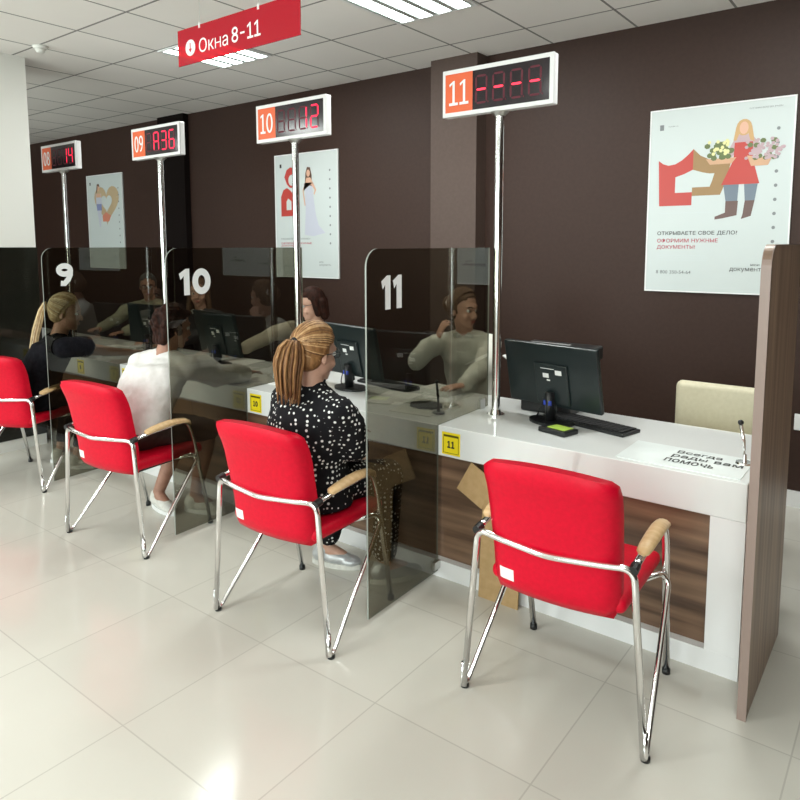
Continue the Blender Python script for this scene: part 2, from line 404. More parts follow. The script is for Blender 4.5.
# ------------------------------------------------------------------ counter
t = thing('service_counter', 'long glossy white service counter with walnut front under the queue displays', 'counter', (0, 0, 0))
XE = -.444
b = B(); box(b, (XL + .02, YC, .605), (XE, YB, ZT), .003, 1); obj('worktop', b, GLOSSW, t)
b = B(); box(b, (XL + .02, YC, 0), (XE, YC + .05, .085)); obj('plinth', b, WHITEL, t)
b = B(); box(b, (-.564, YC + .001, .085), (XE, YB - .02, .605)); obj('end_leg', b, WHITEL, t)
px = [XL + .02, -9.3, -7.9, -6.5, -5.15, -3.76, -2.38, -.564]
for x0, x1 in zip(px, px[1:]):
    b = B(); box(b, (x0 + .002, YC + .04, .085), (x1 - .002, YC + .06, .605)); obj('front_panel', b, DESKWOOD, t)
for n, x in (('11', -1.752), ('10', -3.127), ('9', -4.515), ('8', -5.15)):
    b = B(); box(b, (x, YC - .0015, .618), (x + .10, YC, .725)); s = obj('yellow_sticker', b, YELLOW, t); s['label'] = 'yellow sticker numbered ' + n
    numeral('sticker_number', n, .020 * len(n), .034, .007, INK, s, (x + .05, YC - .0025, .668), (PI / 2, 0, 0), True)
    b = B()
    for p, q in (((.008, .626), (.092, .628)), ((.008, .626), (.010, .704)), ((.090, .626), (.092, .704)), ((.008, .704), (.092, .714))):
        box(b, (x + p[0], YC - .0028, p[1]), (x + q[0], YC - .0014, q[1]))
    obj('sticker_border', b, mat('sticker_ink', (.10, .08, .0), .5), s)

# ------------------------------------------------------------------ smoked dividers 9, 10, 11
def fin(n, X, label, fy0):
    t = thing('glass_divider', label, 'divider screen', (X, fy0, .03), math.radians(1.6), 'smoked screens between the service windows')
    Ly = 3.10 - fy0; Z = 1.555
    b = B()
    yk = YC - fy0 - .001   # front of the counter
    zk0, zk1 = .605 - .03, ZT - .03 + .001
    poly = [(0, 0), (yk, 0), (yk, zk1), (Ly, zk1), (Ly, Z)]
    poly += [p for p in rpoly(0, 0, Ly, Z, .075, 8, (0, 0, 0, 1)) if p[1] > Z - .08 and p[0] < .08]
    prism(b, poly, -.004, .004, 'X')
    b.normal_update()
    for f in b.faces: f.material_index = 0 if abs(f.normal.x) > .5 else 1
    obj('pane', b, [TINT, EDGE], t)
    (y0, z0), (y1, z1) = NUMS[n]
    numeral('number', n, y1 - y0, z1 - z0, .037 if n != '9' else .036, WHITEN, t, (.0055, (y0 + y1) / 2 - fy0, (z0 + z1) / 2 - .03), (PI / 2, 0, PI / 2))['label'] = 'white number ' + n
    b = B(); box(b, (.004, yk - .05, .02), (.02, yk, .06), .002, 1); obj('bracket', b, CHROMED, t)
    b = B(); box(b, (.004, Ly - .10, zk1), (.016, Ly - .05, zk1 + .05), .002, 1); obj('bracket', b, CHROMED, t)
    return t
NUMS = {'11': ((2.171, 1.332), (2.314, 1.474)), '10': ((2.163, 1.332), (2.369, 1.474)), '9': ((2.188, 1.332), (2.303, 1.482))}
fin('11', -1.762, 'smoked glass divider with white number 11 beside the pole of display 11', 2.075)
fin('10', -3.14, 'smoked glass divider with white number 10 between the two middle clients', 2.085)
fin('9', -4.53, 'smoked glass divider with white number 9 in front of the blonde client', 2.10)

# ------------------------------------------------------------------ queue displays on chrome poles
SEG = {'0': 'abcdef', '1': 'bc', '2': 'abged', '3': 'abgcd', '4': 'fgbc', '6': 'afgedc', '8': 'abcdefg', 'A': 'abcefg', '-': 'g', ' ': ''}
def segs(ch, x, z, w, h, y, b_on, b_off):
    th = w * .17; g = .002
    def hb(zz): return [(x + g, zz), (x + th, zz + th / 2), (x + w - th, zz + th / 2), (x + w - g, zz), (x + w - th, zz - th / 2), (x + th, zz - th / 2)]
    def vb(xx, z0, z1): return [(xx, z0 + g), (xx + th / 2, z0 + th), (xx + th / 2, z1 - th), (xx, z1 - g), (xx - th / 2, z1 - th), (xx - th / 2, z0 + th)]
    P = {'a': hb(z + h), 'g': hb(z + h / 2), 'd': hb(z), 'f': vb(x, z + h / 2, z + h), 'e': vb(x, z, z + h / 2), 'b': vb(x + w, z + h / 2, z + h), 'c': vb(x + w, z, z + h / 2)}
    for s, p in P.items():
        on = s in SEG[ch]; fs = prism(b_on, p, y - (.0012 if on else .0006), y)
        for f in fs: f.material_index = 0 if on else 1
    for f in prism(b_off, [(x + w + .006, z - .004), (x + w + .012, z - .004), (x + w + .012, z + .004), (x + w + .006, z + .004)], y - .0006, y): f.material_index = 1
def display(x, n, digits, label, bright=False):
    t = thing('queue_display', label, 'queue display', (x, 2.95, ZT), 0, 'numbered red displays on chrome poles')
    b = B(); cyl(b, (0, 0, 0), (0, 0, 1.482), .021, n=24); obj('pole', b, CHROME, t, True)
    autos(t.children[0])
    b = B(); cyl(b, (0, 0, 0), (0, 0, .008), .045, n=28); cyl(b, (0, 0, .008), (0, 0, .03), .028, .023, 24); autos(obj('base_flange', b, CHROME, t))
    b = B(); cyl(b, (0, 0, 1.462), (0, 0, 1.482), .024, .045, 24); autos(obj('top_flange', b, CHROMED, t))
    x0, x1, z0, z1, yf, yb = -.306, .290, 1.482, 1.707, -.034, .012
    b = B(); box(b, (x0, yf + .004, z0), (x1, yb, z1), .003, 1)
    for p, q in (((x0, z0), (x1, z0 + .02)), ((x0, z1 - .02), (x1, z1)), ((x0, z0 + .02), (x0 + .015, z1 - .02)), ((x1 - .02, z0 + .02), (x1, z1 - .02))):
        box(b, (p[0], yf, p[1]), (q[0], yf + .01, q[1]))
    h = obj('housing', b, WHITEL, t)
    b = B(); box(b, (x0 + .015, yf + .001, z0 + .02), (x0 + .172, yf + .004, z1 - .02)); p = obj('number_plate', b, ORANGE, t)
    numeral('plate_number', n, .112, .118, .013, WHITEN, p, (x0 + .094, yf - .0002, (z0 + z1) / 2), (PI / 2, 0, 0), True)
    b = B(); box(b, (x0 + .172, yf + .001, z0 + .02), (x1 - .02, yf + .004, z1 - .02)); p = obj('led_screen', b, mat('led_screen_black', (.012, .006, .010), .12), t)
    for i, ch in enumerate(digits):
        bb = B(); segs(ch, x0 + .192 + i * .094, z0 + .05, .058, .125, yf + .001, bb, bb); obj('led_digit', bb, [LEDMID if bright else LEDON, LEDOFF], p)
display(-1.655, '11', '----', 'red display with orange 11 plate on the chrome pole nearest the camera', True)
display(-3.055, '10', '  12', 'red display with orange 10 plate on a chrome pole before the white dress poster')
display(-4.455, '09', ' A36', 'red display with orange 09 plate on a chrome pole')
display(-5.875, '08', '  14', 'red display with orange 08 plate on the pole beside the white column')

# ------------------------------------------------------------------ wood divider at the right
t = thing('wooden_partition', 'brown wood-grain end partition at the right end of the white counter', 'partition', (-.39, 2.4, 0))
b = B(); prism(b, rpoly(0.003, 0, .66, 1.60, .07, 8, (0, 0, 0, 1)), -.012, .012, 'X'); obj('panel', b, PANWOOD, t)
b = B()
pr_ = [(0.0, 0), (0, 1.52)] + [(.08 - .08 * math.cos(a * PI / 16), 1.52 + .08 * math.sin(a * PI / 16)) for a in range(1, 9)] + [(.66, 1.60)]
inner = [(.0035, 0), (.0035, 1.52)] + [(.08 - .0765 * math.cos(a * PI / 16), 1.52 + .0765 * math.sin(a * PI / 16)) for a in range(1, 9)] + [(.66, 1.5965)]
for (a0, a1), (c0, c1) in zip(zip(pr_, pr_[1:]), zip(inner, inner[1:])):
    prism(b, [a0, a1, c1, c0], -.0145, .0145, 'X')
obj('edge_band', b, PANEDGE, t)

# ------------------------------------------------------------------ posters
PR = mat('poster_red', (.50, .055, .045), .4); PG = mat('poster_gold', (.33, .20, .085), .4); PSK = mat('poster_skin', (.70, .42, .30), .4)
PBL = mat('poster_blonde', (.58, .36, .16), .4); PGR = mat('poster_leaf', (.13, .17, .06), .4); PPK = mat('poster_flower', (.50, .36, .39), .4)
PJE = mat('poster_jeans', (.16, .20, .25), .4); PBT = mat('poster_boot', (.14, .08, .07), .4); PBR = mat('poster_brown_hair', (.12, .06, .04), .4)
PLV = mat('poster_lavender', (.55, .57, .66), .4); PPE = mat('poster_peach', (.80, .55, .42), .4); PSH = mat('poster_pale_grey', (.60, .66, .66), .4)
PBSK = mat('poster_basket', (.60, .36, .22), .4); PYL = mat('poster_yellow_flower', (.75, .72, .35), .4)
def poster(x0, z0, w, h, label):
    t = thing('wall_poster', label, 'poster', (x0, YW, z0), 0, 'framed posters on the brown wall')
    b = B(); box(b, (0, -.012, 0), (w, -.001, h)); obj('poster_sheet', b, PRINTW, t)
    b = B()
    for p, q in (((0, 0), (w, .008)), ((0, h - .008), (w, h)), ((0, .008), (.008, h - .008)), ((w - .008, .008), (w, h - .008))): box(b, (p[0], -.016, p[1]), (q[0], -.012, q[1]))
    obj('frame', b, WHITEL, t)
    return t
def shape(t, name, polys, m, lay, w, h):
    """polys in 0..1 coordinates of the poster, u right, v up"""
    b = B()
    for i, p in enumerate(polys):
        q = -.0121 - .0006 * lay - .000008 * i
        prism(b, [(u * w, v * h) for u, v in p], q, q + .00001 + .0004)
    return obj(name, b, m, t)
def circ(cx, cy, rx, ry, n=14, a0=0, a1=2 * PI):
    return [(cx + rx * math.cos(a0 + (a1 - a0) * i / n), cy + ry * math.sin(a0 + (a1 - a0) * i / n)) for i in range(n if a1 - a0 > 6.2 else n + 1)]
W, HH = .842, 1.18
def side_icons(t, u=.895, n=9, v0=.845, dv=.071):
    ps = []; ls = []
    for i in range(n):
        v = v0 - i * dv; ps.append(circ(u, v, .012, .009, 8)); ls.append([(u - .055, v - .022), (u + .02, v - .022), (u + .02, v - .024), (u - .055, v - .024)])
        if i % 2 == 0: ls.append([(u - .04, v - .030), (u + .02, v - .030), (u + .02, v - .032), (u - .04, v - .032)])
    shape(t, 'side_icons', ps, INKG, 1, W, HH); shape(t, 'side_captions', ls, PSH, 1, W, HH)
# poster at the right
t = poster(-1.485, 1.29, W, HH, 'large white poster of a woman in red apron holding flower baskets')
shape(t, 'red_emblem_half', [[(.075, .725), (.11, .705), (.15, .695), (.20, .70), (.25, .72), (.29, .745), (.33, .775), (.33, .665), (.27, .645), (.205, .63), (.205, .545), (.33, .545), (.33, .475), (.09, .475)]], PR, 1, W, HH)
shape(t, 'gold_emblem_half', [[(.33, .775), (.38, .738), (.45, .712), (.52, .705), (.60, .715), (.57, .60), (.53, .525), (.33, .525), (.33, .57), (.455, .57), (.47, .60), (.485, .64), (.45, .640), (.40, .648), (.33, .665)]], PG, 1, W, HH)
shape(t, 'shadow_streak', [[(.10, .438), (.48, .438), (.48, .432), (.10, .432)]], PSH, 1, W, HH)
shape(t, 'boots', [[(.57, .49), (.655, .49), (.65, .415), (.55, .40), (.50, .395), (.50, .41), (.57, .43)], [(.70, .49), (.765, .49), (.745, .41), (.68, .395), (.69, .42)]], PBT, 2, W, HH)
shape(t, 'jeans', [[(.55, .575), (.655, .575), (.65, .49), (.57, .49)], [(.69, .575), (.78, .575), (.765, .49), (.70, .49)]], PJE, 2, W, HH)
shape(t, 'arms', [[(.62, .82), (.585, .77), (.555, .73), (.60, .715), (.65, .78)], [(.73, .82), (.78, .78), (.80, .73), (.76, .73), (.70, .79)]], PPK, 2, W, HH)
shape(t, 'pink_shirt', [[(.625, .83), (.72, .83), (.745, .79), (.735, .74), (.615, .74), (.60, .79)]], PPK, 2.5, W, HH)
shape(t, 'red_apron', [[(.615, .79), (.735, .79), (.74, .70), (.79, .575), (.535, .575), (.61, .70)]], PR, 3, W, HH)
shape(t, 'baskets', [[(.42, .715), (.63, .715), (.60, .685), (.45, .685)], [(.70, .72), (.86, .70), (.84, .665), (.73, .665)]], PBSK, 4, W, HH)
rr = random.Random(3)
shape(t, 'leaves', [circ(.425 + rr.random() * .17, .715 + rr.random() * .08, .022, .014, 7) for _ in range(26)] + [circ(.70 + rr.random() * .2, .70 + rr.random() * .09, .02, .013, 7) for _ in range(16)], PGR, 5, W, HH)
shape(t, 'flowers', [circ(.69 + rr.random() * .25, .70 + rr.random() * .10, .013, .009, 6) for _ in range(46)], PPK, 6, W, HH)
shape(t, 'yellow_flowers', [circ(.44 + rr.random() * .14, .735 + rr.random() * .07, .013, .010, 6) for _ in range(16)], PYL, 6, W, HH)
shape(t, 'blonde_hair', [circ(.672, .865, .052, .042), [(.62, .87), (.725, .87), (.745, .79), (.715, .80), (.70, .84), (.645, .84), (.625, .80), (.605, .80)]], PBL, 4, W, HH)
shape(t, 'face', [circ(.672, .862, .030, .032)], PSK, 5, W, HH)
shape(t, 'crest', [[(.075, .918), (.105, .918), (.105, .888), (.075, .888)]], INKG, 1, W, HH)
text('small_print', 'МФЦ', .06, .008, INKG, t, (.14 * W, -.0135, .905 * HH), (PI / 2, 0, 0), align='L')
text('slogan', 'ТУТ ВАМ ВСЕГДА РАДЫ', .18, .010, INKG, t, (.70 * W, -.0135, .955 * HH), (PI / 2, 0, 0), align='L')
R3 = (PI / 2, 0, 0)
text('headline', 'ОТКРЫВАЕТЕ СВОЕ ДЕЛО?', .485, .029, INK, t, (.085 * W, -.0135, .323 * HH), R3, .008, align='L')
text('headline_red', 'ОФОРМИМ НУЖНЫЕ', .375, .027, INKR, t, (.085 * W, -.0135, .284 * HH), R3, .004, align='L')
text('headline_red', 'ДОКУМЕНТЫ!', .24, .029, INKR, t, (.085 * W, -.0135, .247 * HH), R3, .004, align='L')
shape(t, 'small_print', [[(.09, v), (.09 + l, v), (.09 + l, v - .006), (.09, v - .006)] for v, l in ((.205, .36), (.192, .375), (.179, .37))], PSH, 1, W, HH)
text('phone_number', '8 800 350-54-64', .22, .022, INKG, t, (.085 * W, -.0135, .110 * HH), R3, .006, align='L')
text('logo_script', 'мои', .05, .012, INK, t, (.76 * W, -.0135, .155 * HH), R3, align='L')
text('logo_script', 'документы', .20, .028, INK, t, (.62 * W, -.0135, .128 * HH), R3, align='L')
side_icons(t)
# poster in the middle
t = poster(-5.115, 1.288, W, HH, 'white poster of a woman in a long white dress behind pole 10')
shape(t, 'red_emblem', [[(.10, .50), (.10, .66), (.14, .715), (.20, .73), (.25, .71), (.28, .69), (.31, .71), (.37, .70), (.37, .50)], [(.16, .82), (.20, .875), (.26, .895), (.32, .88), (.36, .84), (.36, .74), (.31, .725), (.25, .73), (.20, .76)]], PR, 1, W, HH)
shape(t, 'emblem_cutouts', [circ(.28, .79, .055, .045), [(.19, .55), (.19, .62), (.22, .645), (.27, .62), (.27, .55)]], PRINTW, 2, W, HH)
shape(t, 'white_dress', [[(.49, .77), (.60, .76), (.62, .66), (.66, .50), (.70, .42), (.80, .36), (.62, .335), (.48, .345), (.50, .55)]], PLV, 2, W, HH)
shape(t, 'brown_hair', [[(.505, .84), (.53, .885), (.575, .88), (.60, .82), (.60, .73), (.57, .74), (.56, .80), (.52, .80), (.51, .74), (.49, .72)]], PBR, 3, W, HH)
shape(t, 'face_and_arms', [circ(.547, .835, .028, .028), [(.52, .80), (.58, .80), (.62, .76), (.67, .70), (.64, .66), (.63, .67), (.645, .70), (.60, .735), (.49, .76), (.47, .70), (.50, .58), (.485, .58), (.455, .70)]], PSK, 4, W, HH)
shape(t, 'crest', [[(.085, .925), (.115, .925), (.115, .895), (.085, .895)]], INK, 1, W, HH)
text('headline', 'МЕНЯЕТЕ ФАМИЛИЮ?', .40, .016, INKG, t, (.09 * W, -.0135, .315 * HH), R3, .01, align='L')
text('headline_red', 'ОФОРМИМ НУЖНЫЕ\nДОКУМЕНТЫ!', .42, .045, INKR, t, (.09 * W, -.0135, .268 * HH), R3, .01, align='L')
shape(t, 'small_print', [[(.10, v), (.10 + l, v), (.10 + l, v - .005), (.10, v - .005)] for v, l in ((.205, .36), (.19, .40), (.175, .30))], PSH, 1, W, HH)
text('logo_script', 'мои\nдокументы', .15, .045, INKG, t, (.70 * W, -.0135, .115 * HH), R3, align='L')
text('phone_number', '8 800 350-54-64', .20, .013, INKG, t, (.10 * W, -.0135, .09 * HH), R3, align='L')
side_icons(t, .875)
# poster at the left
t = poster(-8.69, 1.31, W, HH, 'white poster with a heart shape and a woman between displays 08 and 09')
hr = lambda s, cx=.55, cy=.70, a=0, bb=2 * PI, n=36: [(cx + s * .0205 * 16 * math.sin(q) ** 3, cy + s * .0135 * (13 * math.cos(q) - 5 * math.cos(2 * q) - 2 * math.cos(3 * q) - math.cos(4 * q))) for q in [a + (bb - a) * i / n for i in range(n + 1)]]
shape(t, 'gold_heart', [hr(1.05)[:-1]], mat('poster_pale_gold', (.55, .42, .26), .4), 1, W, HH)
shape(t, 'red_heart_tip', [[(.43, .50), (.60, .50), (.66, .56), (.52, .60), (.42, .56)], circ(.34, .72, .06, .06)], mat('poster_coral', (.68, .25, .17), .4), 2, W, HH)
shape(t, 'heart_hole', [hr(.46)[:-1]], PRINTW, 3, W, HH)
shape(t, 'woman_figure', [[(.26, .80), (.40, .80), (.42, .70), (.39, .57), (.37, .45), (.33, .44), (.30, .57), (.26, .69)]], PLV, 4, W, HH)
shape(t, 'woman_skin', [circ(.325, .86, .035, .035), [(.27, .80), (.39, .80), (.40, .76), (.27, .76)]], PSK, 5, W, HH)
shape(t, 'woman_hair', [[(.27, .80), (.30, .90), (.35, .905), (.375, .87), (.32, .885), (.30, .82)]], PBR, 6, W, HH)
shape(t, 'shorts', [[(.27, .69), (.41, .69), (.41, .62), (.28, .62)]], mat('poster_blue', (.25, .28, .5), .4), 6, W, HH)
shape(t, 'crest', [[(.085, .925), (.115, .925), (.115, .895), (.085, .895)]], INK, 1, W, HH)
shape(t, 'small_print', [[(.12, v), (.12 + l, v), (.12 + l, v - .007), (.12, v - .007)] for v, l in ((.35, .32), (.325, .34), (.30, .30), (.255, .42), (.20, .45), (.185, .40), (.09, .22))], PSH, 1, W, HH)
text('logo_script', 'мои\nдокументы', .15, .04, INKG, t, (.68 * W, -.0135, .12 * HH), R3, align='L')
side_icons(t, .88)
t = thing('wall_socket', 'small white wall socket on the brown wall right of the partition', 'wall socket', (-.50, YW, .53))
b = B(); box(b, (-.06, -.012, -.05), (.06, -.001, .05), .004); obj('socket_frame', b, WHITEL, t)
b = B(); cyl(b, (0, -.014, 0), (0, -.011, 0), .022, n=20); obj('socket_face', b, PAPER, t)

# ------------------------------------------------------------------ visitor chairs (rail corner height .61, faces +y)
def visitor_chair():
    t = thing('visitor_chair', '', 'chair')
    r = .0115
    # rear frame: rail across the back, down the rear legs, V bend, diagonal up to the arm front, back over the arm
    b = B()
    def side(s):
        return [(s * .265, .0, .61), (s * .318, .0, .012), (s * .315, .03, .012), (s * .272, .455, .455), (s * .272, .475, .60), (s * .272, .43, .663), (s * .272, .10, .645), (s * .262, .012, .618)]
    rail = fillet([(-.318, .0, .012), (-.268, 0, .615), (-.18, -.025, .612), (0, -.045, .602), (.18, -.025, .612), (.268, 0, .615), (.318, 0, .012)], .045, 7)
    tube(b, rail, r, 12)
    obj('rear_frame', b, CHROME, t, True)
    for s in (-1, 1):
        b = B(); tube(b, fillet([(s * .318, 0, .10), (s * .321, 0, .0125), (s * .318, .03, .0125), (s * .284, .40, .405), (s * .262, .40, .436), (s * .20, .30, .428)], .045, 7), r * .9, 12)
        obj('side_brace', b, CHROME, t, True)
        b = B(); tube(b, fillet([(s * .268, -.002, .616), (s * .270, .09, .630), (s * .272, .35, .642), (s * .272, .39, .55), (s * .266, .505, .015)], .06, 8), r, 12, flat=(.8, 1.15))
        o = obj('arm_and_front_leg', b, CHROME, t, True)
        b = B(); tube(b, [(s * .268, -.012, .612), (s * .268, .022, .618)], .0155, 10); obj('clamp', b, BLACKP, o)
        b = B(); tube(b, [(s * .270, .078, .635), (s * .271, .086, .638), (s * .273, .12, .645), (s * .275, .19, .653), (s * .275, .26, .656), (s * .274, .32, .650), (s * .273, .355, .636), (s * .272, .372, .615)], .02, 12, radii=[.012, .019, .022, .0235, .0235, .022, .018, .010], flat=(.75, 1.15))
        obj('armrest', b, WOODARM, t, True)
        b = B(); cyl(b, (s * .320, .012, .0), (s * .320, .012, .014), .015, n=14); obj('rubber_foot', b, BLACKP, t, True)
        b = B(); cyl(b, (s * .266, .505, 0), (s * .266, .505, .02), .015, n=14); obj('rubber_foot', b, BLACKP, t, True)
    # seat
    b = B(); n = 12
    prof = [(.03, .0), (.20, -.006), (.40, .004), (.475, -.006), (.50, -.035)]
    box(b, (-.235, .035, .43), (.235, .50, .485), .024, 4)
    for v in b.verts:
        if v.co.y > .40: v.co.z -= (v.co.y - .40) ** 2 * 1.5
    autos(obj('seat', b, RED, t), 50)
    b = B(); box(b, (-.21, .08, .418), (.21, .46, .432)); obj('seat_underside', b, BLACKM, t)
    # backrest: padded, slightly waisted and curved
    b = B(); NX, NZ = 14, 14
    def bk(u, v, side):
        w = .214 + .014 * v
        e = max(0, (v - .86) / .14); x = (u * 2 - 1) * (w - .028 * e * e)
        e2 = max(0, (.12 - v) / .12); x *= 1 - .07 * e2 * e2
        z = .412 + .492 * v + (-.018 * (2 * u - 1) ** 2 if v > .95 else 0)
        yc = .055 - .10 * v - .05 * max(0, .3 - v) ** 1 + .05 * (2 * u - 1) ** 2 * .5
        edge = min(1, min(u, 1 - u) * 9, min(v, 1 - v) * 11); th = .022 + .024 * math.sin(edge * PI / 2)
        yc -= .028 * max(0, v - .75) * 4
        return (x, yc + side * th, z)
    g = {}
    for s in (-1, 1):
        for i in range(NX + 1):
            for j in range(NZ + 1): g[s, i, j] = b.verts.new(bk(i / NX, j / NZ, s))
    for i in range(NX):
        for j in range(NZ):
            b.faces.new((g[-1, i, j], g[-1, i + 1, j], g[-1, i + 1, j + 1], g[-1, i, j + 1])); b.faces.new((g[1, i, j], g[1, i, j + 1], g[1, i + 1, j + 1], g[1, i + 1, j]))
    for i in range(NX):
        b.faces.new((g[-1, i, 0], g[1, i, 0], g[1, i + 1, 0], g[-1, i + 1, 0])); b.faces.new((g[-1, i, NZ], g[-1, i + 1, NZ], g[1, i + 1, NZ], g[1, i, NZ]))
    for j in range(NZ):
        b.faces.new((g[-1, 0, j], g[-1, 0, j + 1], g[1, 0, j + 1], g[1, 0, j])); b.faces.new((g[-1, NX, j], g[1, NX, j], g[1, NX, j + 1], g[-1, NX, j + 1]))
    bmesh.ops.recalc_face_normals(b, faces=b.faces)
    o = autos(obj('backrest', b, RED, t), 60)
    b = B(); q = [[b.verts.new(V(bk(.075 + .13 * a / 4, .10 + .085 * c / 3, -1)) + V((0, -.0012, 0))) for c in range(4)] for a in range(5)]
    for a in range(4):
        for c in range(3): b.faces.new((q[a][c], q[a + 1][c], q[a + 1][c + 1], q[a][c + 1]))
    obj('maker_tag', b, PAPER, o)['label'] = 'small white tag'
    return t
c0 = visitor_chair()
chairs = [(-.908, 1.995, 3, 'empty red chair with chrome frame in front of window 11'),
          (-2.052, 1.785, 4, 'red chair under the client in the black dotted dress'),
          (-3.388, 1.815, 7, 'red chair under the client in the white top'),
          (-4.745, 1.87, 22, 'red chair at the left edge under the blonde client in black')]
for i, (x, y, a, lab) in enumerate(chairs):
    c = c0 if i == 0 else copy_tree(c0)
    c.location = (x, y, 0); c.rotation_euler.z = math.radians(a); c['label'] = lab; c['group'] = 'red visitor chairs along the counter'

# cream staff chairs
def staff_chair(x, y, rz, label):
    t = thing('staff_chair', label, 'chair', (x, y, 0), rz)
    b = B(); box(b, (-.25, -.03, .56), (.25, .04, .885), .03, 4)
    for v in b.verts: v.co.y -= .03 * (1 - (v.co.x / .25) ** 2); v.co.z -= .015 * (v.co.x / .25) ** 2
    autos(obj('backrest', b, CREAM, t), 50)
    b = B(); box(b, (-.24, -.44, .42), (.24, -.03, .49), .03, 3); autos(obj('seat', b, CREAM, t), 50)
    b = B(); tube(b, fillet([(0, -.2, .41), (0, .03, .41), (0, .045, .60)], .05, 5), .02, 10); obj('back_bar', b, BLACKP, t, True)
    b = B(); cyl(b, (0, -.18, .10), (0, -.18, .42), .028, n=18); obj('gas_column', b, CHROME, t, True)
    b = B()
    for k in range(5):
        a = k * 2 * PI / 5 + .3; tube(b, [(0, -.18, .11), (.27 * math.cos(a), -.18 + .27 * math.sin(a), .075)], .018, 8)
    obj('star_base', b, CHROME, t, True)
    for k in range(5):
        a = k * 2 * PI / 5 + .3; b = B(); cx, cy = .27 * math.cos(a), -.18 + .27 * math.sin(a)
        cyl(b, (cx - .012, cy, .03), (cx + .012, cy, .03), .03, n=16); cyl(b, (cx, cy, .03), (cx, cy, .08), .008, n=8); obj('caster', b, BLACKP, t, True)
    return t
staff_chair(-.77, 3.80, 0, 'empty cream staff chair behind the counter at window 11')

# ------------------------------------------------------------------ computers
def monitor(x, y, rz, label, tilt=12, w=.515, h=.315):
    t = thing('monitor', label, 'monitor', (x, y, ZT), math.radians(rz), 'monitors seen from behind on the counter')
    T = Matrix.Translation((0, 0, .21)) @ Euler((math.radians(tilt), 0, 0)).to_matrix().to_4x4()
    b = B(); box(b, (-w / 2, -.012, -h / 2 + .02), (w / 2, .014, h / 2 + .02), .006, 2, T); obj('monitor_case', b, MONP, t)
    b = B(); box(b, (-.085, -.024, -.12), (.10, -.011, .085), .008, 2, T); box(b, (-.02, -.032, -.16), (.02, -.012, -.08), .004, 1, T); bk = obj('rear_bulge', b, MONP, t)
    b = B(); box(b, (-w / 2 + .015, .0142, -h / 2 + .04), (w / 2 - .015, .0152, h / 2 + .005), mtx=T); obj('screen', b, SCREENM, t)
    b = B()
    box(b, (-.035, -.0255, .015), (-.002, -.0235, .037), mtx=T); box(b, (.035, -.0255, .035), (.07, -.0235, .058), mtx=T); box(b, (-.045, -.0255, .060), (.03, -.0245, .063), mtx=T); box(b, (-.015, -.0255, .0), (.003, -.0235, .007), mtx=T)
    obj('rear_label', b, PAPER, t)['label'] = 'small white rear labels'
    b = B(); tube(b, [(0, -.01, .01), (0, -.015, .09), (0, -.02, .15)], .022, 10, flat=(1, 1.3)); obj('stand_neck', b, BLACKP, t, True)
    b = B(); prism(b, circ(0, 0, .115, .085, 24), 0, .012, 'Z'); obj('stand_foot', b, BLACKP, t)
    b = B(); box(b, (-.02, -.042, .09), (.022, -.036, .112)); obj('blue_label', b, BLUE, t)['label'] = 'blue label on the stand'
    b = B(); tube(b, fillet([(-.03, -.03, .12), (-.06, -.03, .03), (-.11, .03, .008), (-.13, .08, .006)], .04, 6), .003, 6)
    tube(b, fillet([(.02, -.035, .13), (.015, -.05, .05), (-.08, .02, .008), (-.11, .12, .006)], .04, 6), .003, 6); obj('cable', b, BLACKP, t, True)
    return t
monitor(-1.372, 2.99, -9, 'black monitor seen from behind right of the nearest pole')
monitor(-2.66, 2.99, -9, 'black monitor beside the head of the dotted-dress client')
monitor(-3.94, 3.02, -6, 'black monitor behind divider 10 with small white labels')
monitor(-4.84, 3.05, 2, 'black monitor in front of the man in glasses', 4)
def keyboard(x, y, rz, label):
    t = thing('keyboard', label, 'keyboard', (x, y, ZT), math.radians(rz))
    b = B(); box(b, (-.22, -.07, 0), (.22, .07, .016), .005, 2); obj('key_tray', b, BLACKP, t)
    b = B()
    for r in range(5):
        for k in range(15): box(b, (-.208 + k * .0278, -.058 + r * .0235, .016), (-.184 + k * .0278, -.038 + r * .0235, .021))
    obj('keys', b, BLACKM, t)
keyboard(-1.20, 3.05, -14, 'black keyboard lying behind the nearest monitor')
keyboard(-2.53, 3.19, -10, 'black keyboard seen through divider 11')
t = thing('card_reader', 'flat black device with a green note at the foot of the nearest monitor', 'card reader', (-1.27, 2.84, ZT), -.25)
b = B(); box(b, (-.075, -.05, 0), (.075, .05, .022), .004, 2); obj('device_body', b, BLACKP, t)
b = B(); box(b, (-.04, -.028, .022), (.055, .04, .024)); obj('green_note', b, GREENN, t)
# printer
t = thing('printer', 'black printer behind the nearest monitor with white sheets at its side', 'printer', (-1.44, 3.225, ZT))
b = B(); box(b, (-.17, -.10, 0), (.10, .10, .27), .01, 2); obj('printer_body', b, BLACKP, t)
b = B(); box(b, (-.205, -.11, .272), (.185, .11, .342), .012, 2); obj('scanner_lid', b, BLACKP, t)
b = B(); box(b, (-.10, -.112, .338), (.12, -.09, .3435)); box(b, (-.17, .0, .342), (.05, .02, .346)); obj('silver_strip', b, ASILVER, t)
b = B(); box(b, (-.30, -.06, .19), (-.17, .08, .196), mtx=None); 
for v in b.verts: v.co.z += (-.17 - v.co.x) * .55 if v.co.x < -.2 else 0
obj('output_sheets', b, PAPER, t)

